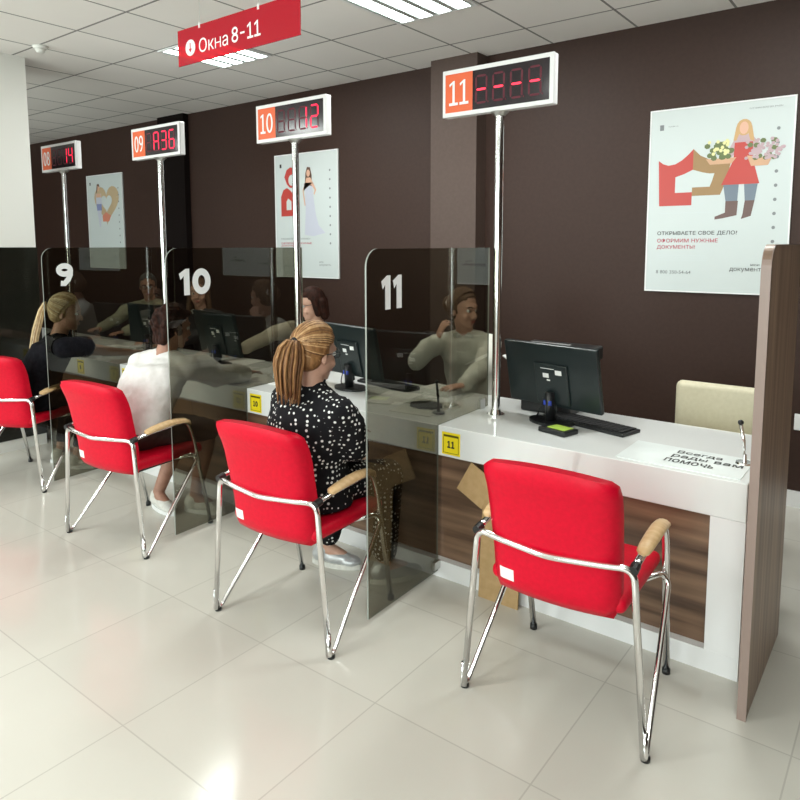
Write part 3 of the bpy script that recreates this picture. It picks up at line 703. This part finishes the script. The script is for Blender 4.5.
# desk items
def sheet(x, y, rz, w, h, label, z=ZT, m=PAPER, th=.003, name='paper_sheet', cat='paper', g=None):
    b = B(); box(b, (-w / 2, -h / 2, 0), (w / 2, h / 2, th)); o = obj(name, b, m, None, loc=(x, y, z), rot=(0, 0, math.radians(rz))); return tag(o, label, cat, g)
sheet(-2.30, 2.95, 12, .21, .297, 'white paper sheet on the counter left of the clipboard, seen through divider 11')
sheet(-2.16, 3.22, -6, .21, .15, 'stack of white papers in front of the woman in the white blouse', th=.03, name='paper_stack')
sheet(-3.05, 2.90, 8, .24, .21, 'white paper in front of the dotted-dress client')
sheet(-3.62, 2.86, -10, .21, .297, 'printed white paper beside the client in the white top')
sheet(-3.90, 3.20, 6, .21, .26, 'white paper under the hand of the clerk in beige')
sheet(-4.42, 2.95, 5, .30, .21, 'white paper by pole 09 on the counter')
sheet(-5.25, 2.98, -4, .30, .22, 'white paper stack in front of the man in glasses', th=.012, name='paper_stack')
t = thing('clipboard', 'beige clipboard with a round black stamp pad behind divider 11', 'clipboard', (-2.03, 2.86, ZT), math.radians(6))
b = B(); box(b, (-.12, -.16, 0), (.12, .16, .004)); obj('board', b, mat('clipboard_beige', (.50, .50, .44), .5), t)
b = B(); prism(b, circ(.0, .02, .095, .075, 8), .004, .016, 'Z'); obj('stamp_pad', b, BLACKP, t)
def pen_stand(x, y, lean, label, m, ball):
    t = thing('pen_stand', label, 'pen stand', (x, y, ZT))
    b = B(); cyl(b, (0, 0, 0), (0, 0, .01), .034, .030, 24); cyl(b, (0, 0, .01), (0, 0, .04), .009, .007, 12); autos(obj('base', b, m, t))
    b = B(); tube(b, [(0, 0, .03), (lean * .3, 0, .09), (lean, 0, .16)], .006, 10, radii=[.004, .007, .0065]); obj('pen', b, m, t, True)
    b = B(); ell(b, (lean, 0, .163), .011, n=12); obj('pen_tip', b, ball, t, True)
pen_stand(-.502, 2.855, -.02, 'chrome desk pen on a stand beside the wooden partition', CHROME, BLACKP)
pen_stand(-1.90, 2.80, -.012, 'desk pen on a stand seen through divider 11', BLACKP, BLACKP)
t = thing('counter_sign', 'glossy white plate with Всегда рады вам помочь lying on the counter', 'sign', (-.70, 2.79, ZT))
b = B(); box(b, (-.235, -.145, 0), (.225, .135, .003)); obj('plate', b, mat('plate_white', (.86, .92, .91), .1), t)
for s, w_, x_, y_ in (('Всегда', .17, .035, .065), ('рады вам', .26, .075, .0), ('помочь', .18, .025, -.062)):
    text('lettering', s, w_, .048, INKR if 0 else INK, t, (x_, y_, .0042), (0, 0, 0), .008, align='L' if 0 else 'C')
t = thing('cardboard_sheet', 'kraft cardboard with a turned-out flap leaning on the wooden counter front behind the empty chair', 'cardboard', (-1.50, 2.57, 0))
b = B(); box(b, (-.02, 0, 0), (.18, .006, .50), mtx=Euler((math.radians(-4), 0, 0)).to_matrix().to_4x4()); obj('sheet', b, KRAFT, t)
b = B(); box(b, (-.075, -.010, -.075), (.075, -.004, .075), mtx=Matrix.Translation((-.055, .04, .505)) @ Euler((math.radians(-4), math.radians(28), 0)).to_matrix().to_4x4()); obj('flap', b, KRAFT, t)

# ------------------------------------------------------------------ people
def stool(x, y, label, zs=.47):
    t = thing('office_stool', label, 'stool', (x, y, 0), 0, 'round stools behind the counter')
    b = B(); cyl(b, (0, 0, zs - .07), (0, 0, zs), .19, .185, 28); autos(obj('seat', b, BLACKM, t))
    b = B(); cyl(b, (0, 0, .05), (0, 0, zs - .07), .028, n=16); obj('column', b, CHROME, t, True)
    b = B(); cyl(b, (0, 0, 0), (0, 0, .05), .21, .05, 28); autos(obj('foot_disc', b, CHROMED, t))
def hand_prims(b, wrist, d, back, s, curl=.5, sc=1.):
    """wrist point, finger direction d, direction of the back of the hand, s=+1 right hand (thumb to -across)"""
    d = V(d).normalized(); back = V(back); back = (back - d * back.dot(d)).normalized(); ac = d.cross(back) * s   # ac: towards little finger
    Mx = Matrix((ac, d, back)).transposed().to_4x4(); Mx.translation = V(wrist)
    P = lambda x, y, z: Mx @ V((x * sc, y * sc, z * sc))
    ell(b, (0, 0, 0), (1, 1, 1), base=Mx @ Matrix.Translation((0, .045 * sc, 0)) @ Matrix.Diagonal((.038 * sc, .052 * sc, .015 * sc, 1)), n=14)
    ell(b, (0, 0, 0), (1, 1, 1), base=Mx @ Matrix.Translation((0, .068 * sc, 0)) @ Matrix.Diagonal((.040 * sc, .022 * sc, .013 * sc, 1)), n=14)
    for x, L_, sp in ((-.030, .070, -.10), (-.010, .079, -.03), (.010, .073, .04), (.029, .057, .13)):
        p = V((x, .082, 0)); a = .15 * curl; r = .0088
        for q, fr in enumerate((.46, .31, .23)):
            e = p + V((math.sin(sp) * math.cos(a), math.cos(a), -math.sin(a))) * L_ * fr
            capsule(b, P(*p), P(*e), r * sc, (r - .0009) * sc, 8); p = e; a += curl * (.75 if q == 0 else .6); r -= .0009
    p = V((-.028, .018, -.006)); e = V((-.055, .048, -.014)); f_ = V((-.062, .080, -.020 - .012 * curl))
    capsule(b, P(*p), P(*e), .0125 * sc, .0105 * sc, 8); capsule(b, P(*e), P(*f_), .0100 * sc, .0080 * sc, 8)
def person(label, loc, rz, c):
    """c: dict; coordinates in c are WORLD unless said; body built in the person's own frame (+y ahead, x right)"""
    t = thing('person', label, 'person', (loc[0], loc[1], 0), rz)
    inv = (Matrix.Translation((loc[0], loc[1], 0)) @ Matrix.Rotation(rz, 4, 'Z')).inverted()
    W_ = lambda p: inv @ V(p)
    skin = c.get('skin', SKIN); sw = c.get('sw', .165); wd = c.get('wide', 1.)
    hd = W_(c['head']); hip = V((0, 0, .555))
    neck = V((hd.x * .82, hd.y * .80 - .01, hd.z - .145)); chest = hip.lerp(neck, .66) + V((0, -.015, 0)); waist = hip.lerp(neck, .30) + V((0, -.02, 0))
    tw = c.get('twist', 0.); ax = V((math.cos(tw), math.sin(tw), 0))
    shz = neck.z - .038
    sh = {s: V((neck.x, neck.y - .012, shz)) + ax * s * sw for s in (-1, 1)}
    fd = V(c.get('face', (0, 0, 0)));
    hm = Matrix.Translation(hd)
    f2 = inv.to_3x3() @ fd; f2.normalize()
    hm = hm @ Matrix.Rotation(math.atan2(-f2.x, f2.y), 4, 'Z') @ Matrix.Rotation(math.asin(max(-1, min(1, f2.z))), 4, 'X') @ Matrix.Rotation(c.get('tilt', 0), 4, 'Y')
    hp = lambda x, y, z: hm @ V((x, y, z))
    shz -= c.get('drop', 0)
    hq = {s: V((s * .095, .0, .55)) for s in (-1, 1)}
    kn = {s: W_(c['knee'][0 if s < 0 else 1]) for s in (-1, 1)} if 'knee' in c else {s: V((s * .12, .42, .52)) for s in (-1, 1)}
    an = {s: W_(c['ankle'][0 if s < 0 else 1]) for s in (-1, 1)} if 'ankle' in c else {s: V((s * .12, .36, .09)) for s in (-1, 1)}
    el = {-1: W_(c['elbow'][0]), 1: W_(c['elbow'][1])}; wr = {-1: W_(c['wrist'][0]), 1: W_(c['wrist'][1])}
    b = B()
    # head
    for ce, r in (((0, -.008, .028), (.073, .092, .090)), ((0, .020, -.035), (.060, .068, .080)), ((0, .038, -.078), (.043, .045, .038)), ((0, .066, -.100), (.020, .018, .017)), ((0, .075, .022), (.045, .020, .022))):
        ell(b, ce, r, base=hm, n=20)
    for s in (-1, 1):
        ell(b, (s * .036, .062, -.040), (.022, .022, .022), base=hm, n=10)
        ell(b, (s * .074, -.008, -.018), (.007, .017, .030), rot=(0, 0, s * -.3), base=hm, n=10)
    capsule(b, hp(0, .086, .006), hp(0, .106, -.034), .0075, .0115, 8); ell(b, (.010, .096, -.037), .008, base=hm, n=8); ell(b, (-.010, .096, -.037), .008, base=hm, n=8)
    ell(b, (0, .082, -.066), (.022, .010, .008), base=hm, n=8)
    capsule(b, neck + V((0, -.005, -.03)), hp(0, -.010, -.065), .056 * wd ** .5, .050, 14)
    # trunk
    capsule(b, hip, waist, .115, .10); capsule(b, waist, chest, .10, .105)
    for s in (-1, 1):
        capsule(b, chest + ax * s * .05 - V((0, 0, .02)), sh[s] * .7 + neck * .3 - V((0, 0, .06)), .075, .038)
        capsule(b, neck - V((0, 0, .06)), sh[s] - V((0, 0, .050)), .032, .034)
        capsule(b, sh[s] - V((0, 0, .050)), el[s], .036, .034); capsule(b, el[s], wr[s], .035, .024)
        capsule(b, hip + V((s * .06, 0, 0)), kn[s], .078, .052); capsule(b, kn[s], kn[s].lerp(an[s], .35), .050, .052); capsule(b, kn[s].lerp(an[s], .3), an[s], .053, .034)
        td = c['toe'][0 if s < 0 else 1] if 'toe' in c else None
        tdir = (inv.to_3x3() @ V((*td, 0))).normalized() if td else V((s * .12, 1, 0)).normalized()
        capsule(b, an[s], an[s] - V((0, 0, .035)) + tdir * .10, .034, .028)
        hdn = inv.to_3x3() @ V(c['hand'][0 if s < 0 else 1]); bk = inv.to_3x3() @ V(c['back'][0 if s < 0 else 1])
        hand_prims(b, wr[s], hdn, bk, s, c.get('curl', (.5, .5))[0 if s < 0 else 1], .96)
    bake('body', b, skin, t, .0065, 4)
    # shoes
    for s in (-1, 1):
        td = c['toe'][0 if s < 0 else 1] if 'toe' in c else None
        tdir = (inv.to_3x3() @ V((*td, 0))).normalized() if td else V((s * .12, 1, 0)).normalized()
        a0 = V((an[s].x, an[s].y, 0)); sd = V((tdir.y, -tdir.x, 0)); lift = an[s].z - .09
        M_ = Matrix((sd, tdir, V((0, 0, 1)))).transposed().to_4x4(); M_.translation = a0 + V((0, 0, lift))
        b = B()
        for ce, r in (((0, -.02, .055), (.040, .050, .045)), ((0, .07, .045), (.042, .085, .036)), ((0, .135, .036), (.044, .058, .026)), ((0, -.01, .085), (.040, .045, .030))): ell(b, ce, r, base=M_, n=16)
        sh_ = bake('shoe', b, c.get('shoe', WHITEL), t, .006, 4)
        b = B(); prism(b, [(x_ * .045 * (1 - .12 * (abs(y_ - .4))), y_ * .135 + .062) for x_, y_ in circ(0, 0, 1, 1, 20)], .001, .026, 'Z')
        bmesh.ops.transform(b, matrix=M_, verts=b.verts); obj('sole', b, c.get('sole', PAPER), sh_)
    # top
    o_ = c.get('loose', .012); b = B(); hem = c.get('hem', .50)
    n = 26; rings = []
    pts = [V((0, -.005, hem)), hip + V((0, -.005, max(.03, hem - .555 + .05))), waist, hip.lerp(neck, .5) + V((0, -.022, 0)), chest, hip.lerp(neck, .86) + V((0, -.015, 0)), V((neck.x, neck.y - .012, shz - .012))]
    rad = [(.165, .135), (.158, .13), (.140, .115), (.150, .12), (.158, .120), (.142, .098), (.105, .078)]
    R = []
    for (p, (rx, ry)), q in zip(zip(pts, rad), range(9)):
        rx = rx * wd + o_; ry = ry * wd ** .6 + o_; tt = tw * q / 6
        R.append([b.verts.new((p.x + rx * math.cos(2 * PI * k / n) * math.cos(tt) - ry * math.sin(2 * PI * k / n) * math.sin(tt), p.y + rx * math.cos(2 * PI * k / n) * math.sin(tt) + ry * math.sin(2 * PI * k / n) * math.cos(tt), p.z)) for k in range(n)])
    for a_, c_ in zip(R, R[1:]):
        for k in range(n): b.faces.new((a_[k], a_[(k + 1) % n], c_[(k + 1) % n], c_[k]))
    b.faces.new(R[0][::-1]); b.faces.new(R[-1])
    for s in (-1, 1):
        capsule(b, neck - V((0, .005, .026)), sh[s] - V((0, 0, .040)), .044 + o_ * .5, .047 + o_ * .7)
        capsule(b, sh[s] - ax * s * .02 - V((0, 0, .040)), sh[s].lerp(el[s], .5), .054 + o_ * .75, .050 + o_ * 1.2)
        if c.get('sleeve', 2) >= 1: capsule(b, sh[s].lerp(el[s], .5), el[s], .050 + o_ * 1.2, .044 + o_)
        if c.get('sleeve', 2) >= 2: capsule(b, el[s], el[s].lerp(wr[s], .9), .044 + o_, .031 + o_)
        if c.get('bust'): ell(b, chest + ax * s * .065 + V((0, .085, .0)), (.062, .05, .06), n=12)
    ell(b, neck + V((0, -.010, -.050)), (.088 + o_, .070 + o_ * .8, .036), n=16)
    if c.get('collar'): capsule(b, neck + V((0, -.010, -.035)), neck + V((0, -.006, .012)), .070, .063)
    top = bake('top', b, c['top'], t, .0095, 5)
    tx = bpy.data.textures.new('folds', 'CLOUDS'); tx.noise_scale = .09
    md = top.modifiers.new('folds', 'DISPLACE'); md.texture = tx; md.strength = .022; md.mid_level = .5; md.texture_coords = 'LOCAL'
    # trousers / skirt
    b = B(); lo = c.get('legcover', 1.)
    lw = c.get('legwide', 1.)
    capsule(b, hip + V((-.05, -.02, .02)), hip + V((.05, -.02, .02)), .128, .128)
    for s in (-1, 1):
        capsule(b, hip + V((s * .07, 0, .01)), kn[s], .094 * lw ** .5, .066 * lw ** .5)
        if c.get('skirt'): capsule(b, hip + V((s * .03, .05, .0)), kn[s].lerp(kn[-s], .3), .09, .07)
        elif lo > 0: capsule(b, kn[s], kn[s].lerp(an[s], lo), .066 * lw ** .5, .048 * lw)
    bake('skirt' if c.get('skirt') else 'trousers', b, c['bottom'], t, .0095, 5)
    # face
    for s in (-1, 1):
        b = B(); ell(b, (s * .030, .074, .002), (.0145, .012, .0105), base=hm, n=14); e = obj('eye', b, EYEW, t, True)
        b = B(); ell(b, (s * .030, .084, .002), (.0062, .004, .0062), base=hm, n=12); obj('iris', b, IRIS, e, True)
        b = B(); tube(b, [hp(s * .014, .092, .022), hp(s * .032, .090, .028), hp(s * .050, .076, .021)], .0032, 6); obj('eyebrow', b, c.get('brow', IRIS), t, True)
    b = B(); ell(b, (0, .091, -.064), (.021, .006, .0045), base=hm, n=12); ell(b, (0, .090, -.071), (.017, .006, .0055), base=hm, n=12); obj('lips', b, c.get('lip', LIP), t, True)
    if c.get('glasses'):
        b = B()
        for s in (-1, 1):
            ring = [hp(s * .033 + .026 * math.cos(a * PI / 10), .100 - .012 * abs(.033 + s * .026 * math.cos(a * PI / 10)) / .06, .002 + .019 * math.sin(a * PI / 10)) for a in range(21)]
            tube(b, ring, .0022, 6, cap=False)
            tube(b, [hp(s * .059, .092, .008), hp(s * .078, .04, .006), hp(s * .079, -.005, .0)], .0020, 6)
        tube(b, [hp(-.008, .101, .006), hp(.008, .101, .006)], .0022, 6)
        obj('eyeglasses', b, BLACKP, t, True)
    # hair
    hk = c['hair']; hmat = c['hairmat']; tones = TONES.get(hmat.name, [hmat] * 3); b = B()
    def cap_hair(th=.011, front=.045, low=-.03):
        # shell over the skull behind the hairline
        vs = ell(b, (0, -.012, .030), (.073 + th, .092 + th, .090 + th), base=hm, n=24)
        mi = hm.inverted(); dead = []
        for v in vs:
            p = mi @ v.co
            if p.y > 0:      # draw the hairline back over the forehead
                lim = front + .035 * (1 - min(1, abs(p.x) / .07))
                if p.z < lim: p.y = min(p.y, .012 + .0 * p.x); v.co = hm @ p
            if p.z < low and p.y > -.03: p.z = max(p.z, low); v.co = hm @ p
        ell(b, (0, -.045, -.02), (.066 + th, .052 + th, .062), base=hm, n=16)
    def strands(name, starts, ends, bulge, r=.004, n=9, jit=.004):
        bb = B(); rn = random.Random(5); n0 = 0
        for p, q in zip(starts, ends):
            pts = []
            for i in range(n):
                u = i / (n - 1); w_ = p.lerp(q, u)
                d_ = w_ - V((0, -.012, .030)); rr_ = V((d_.x / (.073 + .014), d_.y / (.092 + .014), d_.z / (.090 + .014))).length
                if bulge and rr_ < 1.0: w_ = V((0, -.012, .030)) + d_ / rr_ * 1.0
                pts.append(hm @ (w_ + V((rn.uniform(-1, 1), rn.uniform(-1, 1), rn.uniform(-1, 1))) * jit * .3))
            tube(bb, pts, r, 6, radii=[r * (.6 + .5 * math.sin(PI * min(1, i / (n - 1) * 1.1 + .1))) for i in range(n)])
            bb.faces.ensure_lookup_table(); k_ = rn.choice((0, 0, 1, 2))
            for fi in range(n0, len(bb.faces)): bb.faces[fi].material_index = k_
            n0 = len(bb.faces)
        return obj(name, bb, tones, hobj, True)
    cap_hair()
    if hk == 'bob':
        for s in (-1, 1):
            capsule(b, hp(s * .066, -.01, .03), hp(s * .075, -.012, -.075), .026, .024); capsule(b, hp(s * .05, -.06, .0), hp(s * .05, -.06, -.11), .04, .03)
        capsule(b, hp(0, -.075, 0), hp(0, -.075, -.105), .05, .035)
    if hk == 'long':
        for s in (-1, 1):
            capsule(b, hp(s * .068, .01, .03), hp(s * .088, .0, -.17), .024, .026); capsule(b, hp(s * .05, -.05, .0), hp(s * .065, -.05, -.18), .045, .035)
    if hk == 'curly':
        rn = random.Random(11)
        for _ in range(90):
            u, v_ = rn.uniform(0, 2 * PI), rn.uniform(-.5, 1)
            p = V((math.cos(u) * math.sqrt(1 - v_ * v_), math.sin(u) * math.sqrt(1 - v_ * v_), v_))
            if p.y > .35 and p.z < .6: continue
            ell(b, (p.x * .082, -.014 + p.y * .100, .022 + p.z * .098), rn.uniform(.014, .024), base=hm, n=8)
        for s in (-1, 0, 1): capsule(b, hp(s * .045, -.06, -.02), hp(s * .04, -.065, -.085), .034, .026)
    if hk == 'bun':
        ell(b, (0.01, -.118, .015), (.052, .044, .055), base=hm, n=16)
    hobj = bake('hair', b, hmat, t, .006, 3)
    if hk in ('pony', 'bun', 'longpony'):
        tie = V((0, -.106, .035)) if hk != 'longpony' else V((0, -.11, .06))
        st = []; rn = random.Random(2)
        for i in range(120):
            a_ = i / 120 * 2 * PI
            s_ = math.sin(a_); st.append(V((.083 * math.cos(a_), .045 * s_ if s_ > 0 else .045 * s_ - .005, (.035 + .075 * s_) if s_ > 0 else (.035 + .105 * s_))))
        strands('hair_strands', st, [tie] * len(st), True, r=.0048, n=12, jit=.002)
        if hk != 'bun':
            L_ = c.get('tail', .24); bb = B(); rn = random.Random(4); n0 = 0
            T0 = hm @ tie
            back_ = (hm.to_3x3() @ V((0, -1, 0))); back_.z = 0; back_.normalize(); side_ = V((back_.y, -back_.x, 0))
            for i in range(90 if hk == 'pony' else 60):
                rr_ = math.sqrt(rn.random()); an_ = rn.uniform(0, 2 * PI); ox, oy = rr_ * math.cos(an_), rr_ * math.sin(an_)
                wd_ = c.get('tailw', .045); ll = L_ * rn.uniform(.80, 1.05); pts = []
                for q in range(9):
                    u = q / 8; out = c.get('tailout', .045) * math.sin(min(1, u * 1.6) * PI / 2) + oy * wd_ * .7 * (math.sin(min(1, u * 2.2) * PI / 2)) * (1 - .35 * u)
                    z = .03 * math.sin(min(1, u * 3) * PI) * (1 if u < .33 else 0) - ll * u ** 1.25
                    pts.append(T0 + back_ * (out + u * c.get('tailback', .0)) + side_ * (ox * wd_ * math.sin(min(1, u * 2.2) * PI / 2) * (1 - .35 * u) + u * c.get('tailside', 0)) + V((0, 0, z)))
                tube(bb, pts, .004, 5, radii=[.003, .0045, .0055, .0055, .005, .0045, .004, .003, .0015])
                bb.faces.ensure_lookup_table(); k_ = rn.choice((0, 0, 1, 2))
                for fi in range(n0, len(bb.faces)): bb.faces[fi].material_index = k_
                n0 = len(bb.faces)
            obj('ponytail', bb, tones, hobj, True)
            bb = B(); tube(bb, [T0 + V((math.cos(a_ * PI / 6) * side_.x * .020, math.cos(a_ * PI / 6) * side_.y * .020, math.sin(a_ * PI / 6) * .020)) + back_ * .008 for a_ in range(13)], .006, 8, cap=False)
            obj('hair_tie', bb, BLACKM, hobj, True)
    if c.get('clip'):
        bb = B()
        for k in range(5): ell(bb, (c['clip'] * .055 + .012 * math.cos(k * 1.256), -.088, .03 + .012 * math.sin(k * 1.256)), .009, base=hm, n=8)
        obj('flower_hair_clip', bb, mat('clip_white', (.7, .66, .66), .4), hobj, True)
    if c.get('collar_m'):
        bb = B()
        for s in (-1, 1):
            prism(bb, [(0, 0), (.035, .045), (.065, .03), (.05, -.04), (.02, -.045)], -.004, .004)
            vs = list(bb.verts)[-10:]
            bmesh.ops.transform(bb, matrix=Matrix.Translation(neck + ax * 0 + V((0, .058, -.035))) @ Matrix.Rotation(tw, 4, 'Z') @ Matrix.Rotation(-.55, 4, 'X') @ Matrix.Diagonal((s, 1, 1, 1)), verts=vs)
        bmesh.ops.recalc_face_normals(bb, faces=bb.faces)
        obj('collar', bb, c['collar_m'], top)
    return t
def hairm(n, c1, c2): return noise_mat(n, c1, c2, (70, 70, 30), .5, 3, spec=.3)
HB = hairm('hair_golden_brown', (.20, .095, .035), (.34, .17, .065)); HBL = hairm('hair_blonde', (.50, .36, .19), (.72, .56, .33))
TONES = {'hair_golden_brown': [HB, hairm('hair_golden_dark', (.10, .042, .016), (.17, .075, .03)), hairm('hair_golden_light', (.44, .26, .12), (.58, .36, .18))],
         'hair_blonde': [HBL, hairm('hair_blonde_dark', (.28, .18, .09), (.40, .27, .14)), hairm('hair_blonde_light', (.80, .68, .46), (.90, .80, .58))]}
HDK = noise_mat('hair_dark_brown', (.012, .005, .003), (.038, .013, .008), (70, 70, 30), .6, 3, spec=.12); HMD = hairm('hair_brown', (.09, .05, .028), (.17, .10, .06)); HGR = hairm('hair_greying', (.06, .055, .05), (.14, .13, .12))
DOTS = dots_mat()
WKNIT = noise_mat('white_jersey', (.74, .72, .70), (.80, .78, .77), (40, 40, 40), .8, bump=.1); BLK = noise_mat('black_cotton', (.004, .004, .006), (.008, .008, .011), (50, 50, 50), .9, spec=.12)
BROWNF = noise_mat('dark_brown_cloth', (.045, .026, .022), (.06, .036, .03), (40, 40, 40), .8); BLOUSE = noise_mat('white_blouse', (.70, .70, .64), (.76, .76, .70), (50, 50, 50), .7)
BEIGE = noise_mat('beige_jacket', (.42, .37, .29), (.48, .43, .34), (50, 50, 50), .8); OLIVE = noise_mat('olive_beige_jacket', (.30, .29, .20), (.36, .34, .24), (50, 50, 50), .8)
NAVY = noise_mat('dark_jacket', (.02, .02, .022), (.03, .03, .034), (50, 50, 50), .8); GREYM = mat('dark_sole', (.05, .05, .05), .6)
SNEAK = noise_mat('white_sneaker', (.66, .65, .60), (.74, .73, .68), (70, 70, 70), .6)
DN = (0, 0, 1)
# client in the dotted dress, window 10
person('client with golden brown ponytail and black dress with white dots, seated', (-2.075, 2.06), math.radians(-8), dict(
    head=(-2.005, 2.03, 1.150), face=(.10, .98, -.15), top=DOTS, bottom=DOTS, loose=.026, wide=1.14, sw=.185, hem=.49, legwide=1.25, legcover=.85, bust=1,
    elbow=((-2.33, 2.18, .78), (-1.865, 2.10, .76)), wrist=((-2.20, 2.40, .70), (-2.05, 2.34, .66)), hand=((.35, .9, -.02), (-.6, .7, -.02)), back=((0, 0, 1), (0, 0, 1)), curl=(.35, .35),
    knee=((-2.22, 2.47, .52), (-1.95, 2.45, .52)), ankle=((-2.30, 2.38, .09), (-1.95, 2.42, .09)), toe=((.85, .3), (.5, .8)), shoe=ASILVER, sole=SNEAK, glasses=1, hair='pony', hairmat=HB, tail=.24, tailw=.088, tailback=.0, collar=1))
# client in white, window 9
person('client in loose white top and white sneakers with short dark reddish hair, seated', (-3.45, 2.08), math.radians(-3), dict(
    head=(-3.365, 2.27, 1.140), face=(.15, .95, -.18), top=WKNIT, bottom=BROWNF, loose=.028, wide=1.10, sw=.160, twist=.45, hem=.585, legcover=0, bust=1, skirt=1, skin=SKIN2,
    elbow=((-3.66, 2.38, .85), (-3.30, 2.50, .83)), wrist=((-3.52, 2.70, .80), (-3.34, 2.76, .80)), hand=((.4, .9, -.05), (-.2, .95, -.05)), back=((0, 0, 1), (0, 0, 1)),
    knee=((-3.56, 2.46, .50), (-3.34, 2.47, .50)), ankle=((-3.63, 2.30, .09), (-3.40, 2.40, .09)), toe=((1, -.12), (.9, .4)), shoe=SNEAK, hair='curly', hairmat=HDK))
# client in black, window 8
person('client with long blonde ponytail dressed in black, leaning on the counter', (-4.83, 2.15), math.radians(-12), dict(
    head=(-4.63, 2.29, 1.145), face=(.62, .75, -.15), top=BLK, bottom=BLK, loose=.022, wide=1.02, sw=.165, hem=.48, sleeve=0, bust=1, skintop=1,
    elbow=((-5.02, 2.53, .86), (-4.66, 2.56, .84)), wrist=((-4.90, 2.78, .795), (-4.71, 2.80, .795)), hand=((.5, .85, 0), (-.4, .9, 0)), back=((0, 0, 1), (0, 0, 1)),
    knee=((-5.04, 2.50, .50), (-4.80, 2.52, .50)), ankle=((-5.0, 2.38, .09), (-4.76, 2.38, .09)), toe=((.4, .9), (.6, .7)), shoe=SNEAK, legcover=.8, hair='longpony', hairmat=HBL, tail=.55, tailw=.038, tailback=.10, tailside=.0))
# clerks
person('clerk in white blouse with hand at her chin seen through divider 11', (-2.30, 3.78), math.radians(197), dict(
    head=(-2.27, 3.62, 1.20), face=(.97, -.22, -.10), top=BLOUSE, bottom=NAVY, loose=.016, wide=1.03, sw=.175, bust=1, collar_m=BLOUSE,
    elbow=((-2.07, 3.52, .86), (-2.53, 3.48, .86)), wrist=((-2.05, 3.27, .80), (-2.36, 3.46, 1.02)), hand=((-.3, -.95, 0), (.35, .15, .9)), back=((0, 0, 1), (-.5, -.8, .1)), curl=(.4, 1.0),
    shoe=BLK, sole=GREYM, hair='bun', hairmat=HMD, clip=1))
stool(-2.30, 3.80, 'round stool under the clerk in the white blouse')
person('clerk in beige jacket and black glasses beside pole 10 reaching over the counter', (-3.60, 3.78), math.radians(165), dict(
    head=(-3.60, 3.62, 1.165), face=(-.55, -.80, -.25), top=BEIGE, bottom=NAVY, loose=.018, wide=1.0, sw=.165, bust=1, glasses=1, collar_m=BEIGE,
    elbow=((-3.36, 3.50, .86), (-3.90, 3.52, .93)), wrist=((-3.35, 3.22, .80), (-4.02, 3.30, .82)), hand=((-.2, -.95, 0), (-.1, -.95, -.1)), back=((0, 0, 1), (0, 0, 1)),
    shoe=BLK, sole=GREYM, hair='bob', hairmat=HDK))
stool(-3.60, 3.80, 'round stool under the clerk in the beige jacket')
person('clerk with brown hair, dark jacket and white collar seen through divider 10', (-5.02, 3.78), math.radians(200), dict(
    head=(-5.00, 3.64, 1.19), face=(.70, -.70, -.08), top=NAVY, bottom=NAVY, loose=.016, wide=1.0, sw=.165, bust=1, collar_m=BLOUSE,
    elbow=((-4.78, 3.55, .86), (-5.30, 3.52, .86)), wrist=((-4.86, 3.25, .80), (-5.14, 3.22, .80)), hand=((-.3, -.95, 0), (.3, -.95, 0)), back=((0, 0, 1), (0, 0, 1)),
    shoe=BLK, sole=GREYM, hair='long', hairmat=HMD))
stool(-5.02, 3.80, 'round stool under the clerk in the dark jacket')
person('clerk in olive beige jacket and dark glasses behind the far monitor', (-6.20, 4.00), math.radians(212), dict(
    head=(-6.12, 3.86, 1.20), face=(.80, -.58, -.15), top=OLIVE, bottom=NAVY, loose=.018, wide=1.08, sw=.185, skin=SKIN2, glasses=1, collar_m=OLIVE,
    elbow=((-5.86, 3.70, .87), (-6.46, 3.72, .86)), wrist=((-5.85, 3.42, .80), (-6.30, 3.44, .80)), hand=((.2, -.95, 0), (.3, -.95, 0)), back=((0, 0, 1), (0, 0, 1)),
    shoe=BLK, sole=GREYM, hair='short', hairmat=HGR))
stool(-6.20, 4.02, 'round stool under the clerk in the olive beige jacket')
# ------------------------------------------------------------------ light
def area(name, loc, rot, sx, sy, e, col):
    l = bpy.data.lights.new(name, 'AREA'); l.shape = 'RECTANGLE'; l.size = sx; l.size_y = sy; l.energy = e; l.color = col
    o = bpy.data.objects.new(name, l); COL.objects.link(o); o.location = loc; o.rotation_euler = rot; return o
for i, (a, c) in enumerate(wins):
    area('daylight', ((a + c) / 2, YF - .2, 1.75), (PI / 2, 0, 0), 2.6, 1.85, 125, (1, .99, .97))
w = bpy.data.worlds.new('World'); S.world = w; w.use_nodes = True
w.node_tree.nodes['Background'].inputs[0].default_value = (.85, .92, 1, 1); w.node_tree.nodes['Background'].inputs[1].default_value = 1.2

# ------------------------------------------------------------------ camera
cam = bpy.data.cameras.new('camera'); co = bpy.data.objects.new('camera', cam); COL.objects.link(co)
F, YAW, PIT, ROLL, PY = 681.146, -.653616, .106963, -.001487, 317.994
cam.sensor_width = 36; cam.sensor_fit = 'HORIZONTAL'; cam.lens = F / 800 * 36
cam.shift_y = -(400 - PY) / 800
f = V((math.sin(YAW) * math.cos(PIT), math.cos(YAW) * math.cos(PIT), -math.sin(PIT)))
rt = V((math.cos(YAW), -math.sin(YAW), 0)); up = rt.cross(f)
r2 = rt * math.cos(ROLL) + up * math.sin(ROLL); u2 = -rt * math.sin(ROLL) + up * math.cos(ROLL)
co.matrix_world = Matrix.Translation((0, 0, H)) @ Matrix((r2, u2, -f)).transposed().to_4x4()
cam.clip_start = .05
S.camera = co
S.view_settings.view_transform = 'Standard'; S.view_settings.look = 'None'; S.view_settings.gamma = 1; S.view_settings.use_curve_mapping = False
S.view_settings.exposure = .08
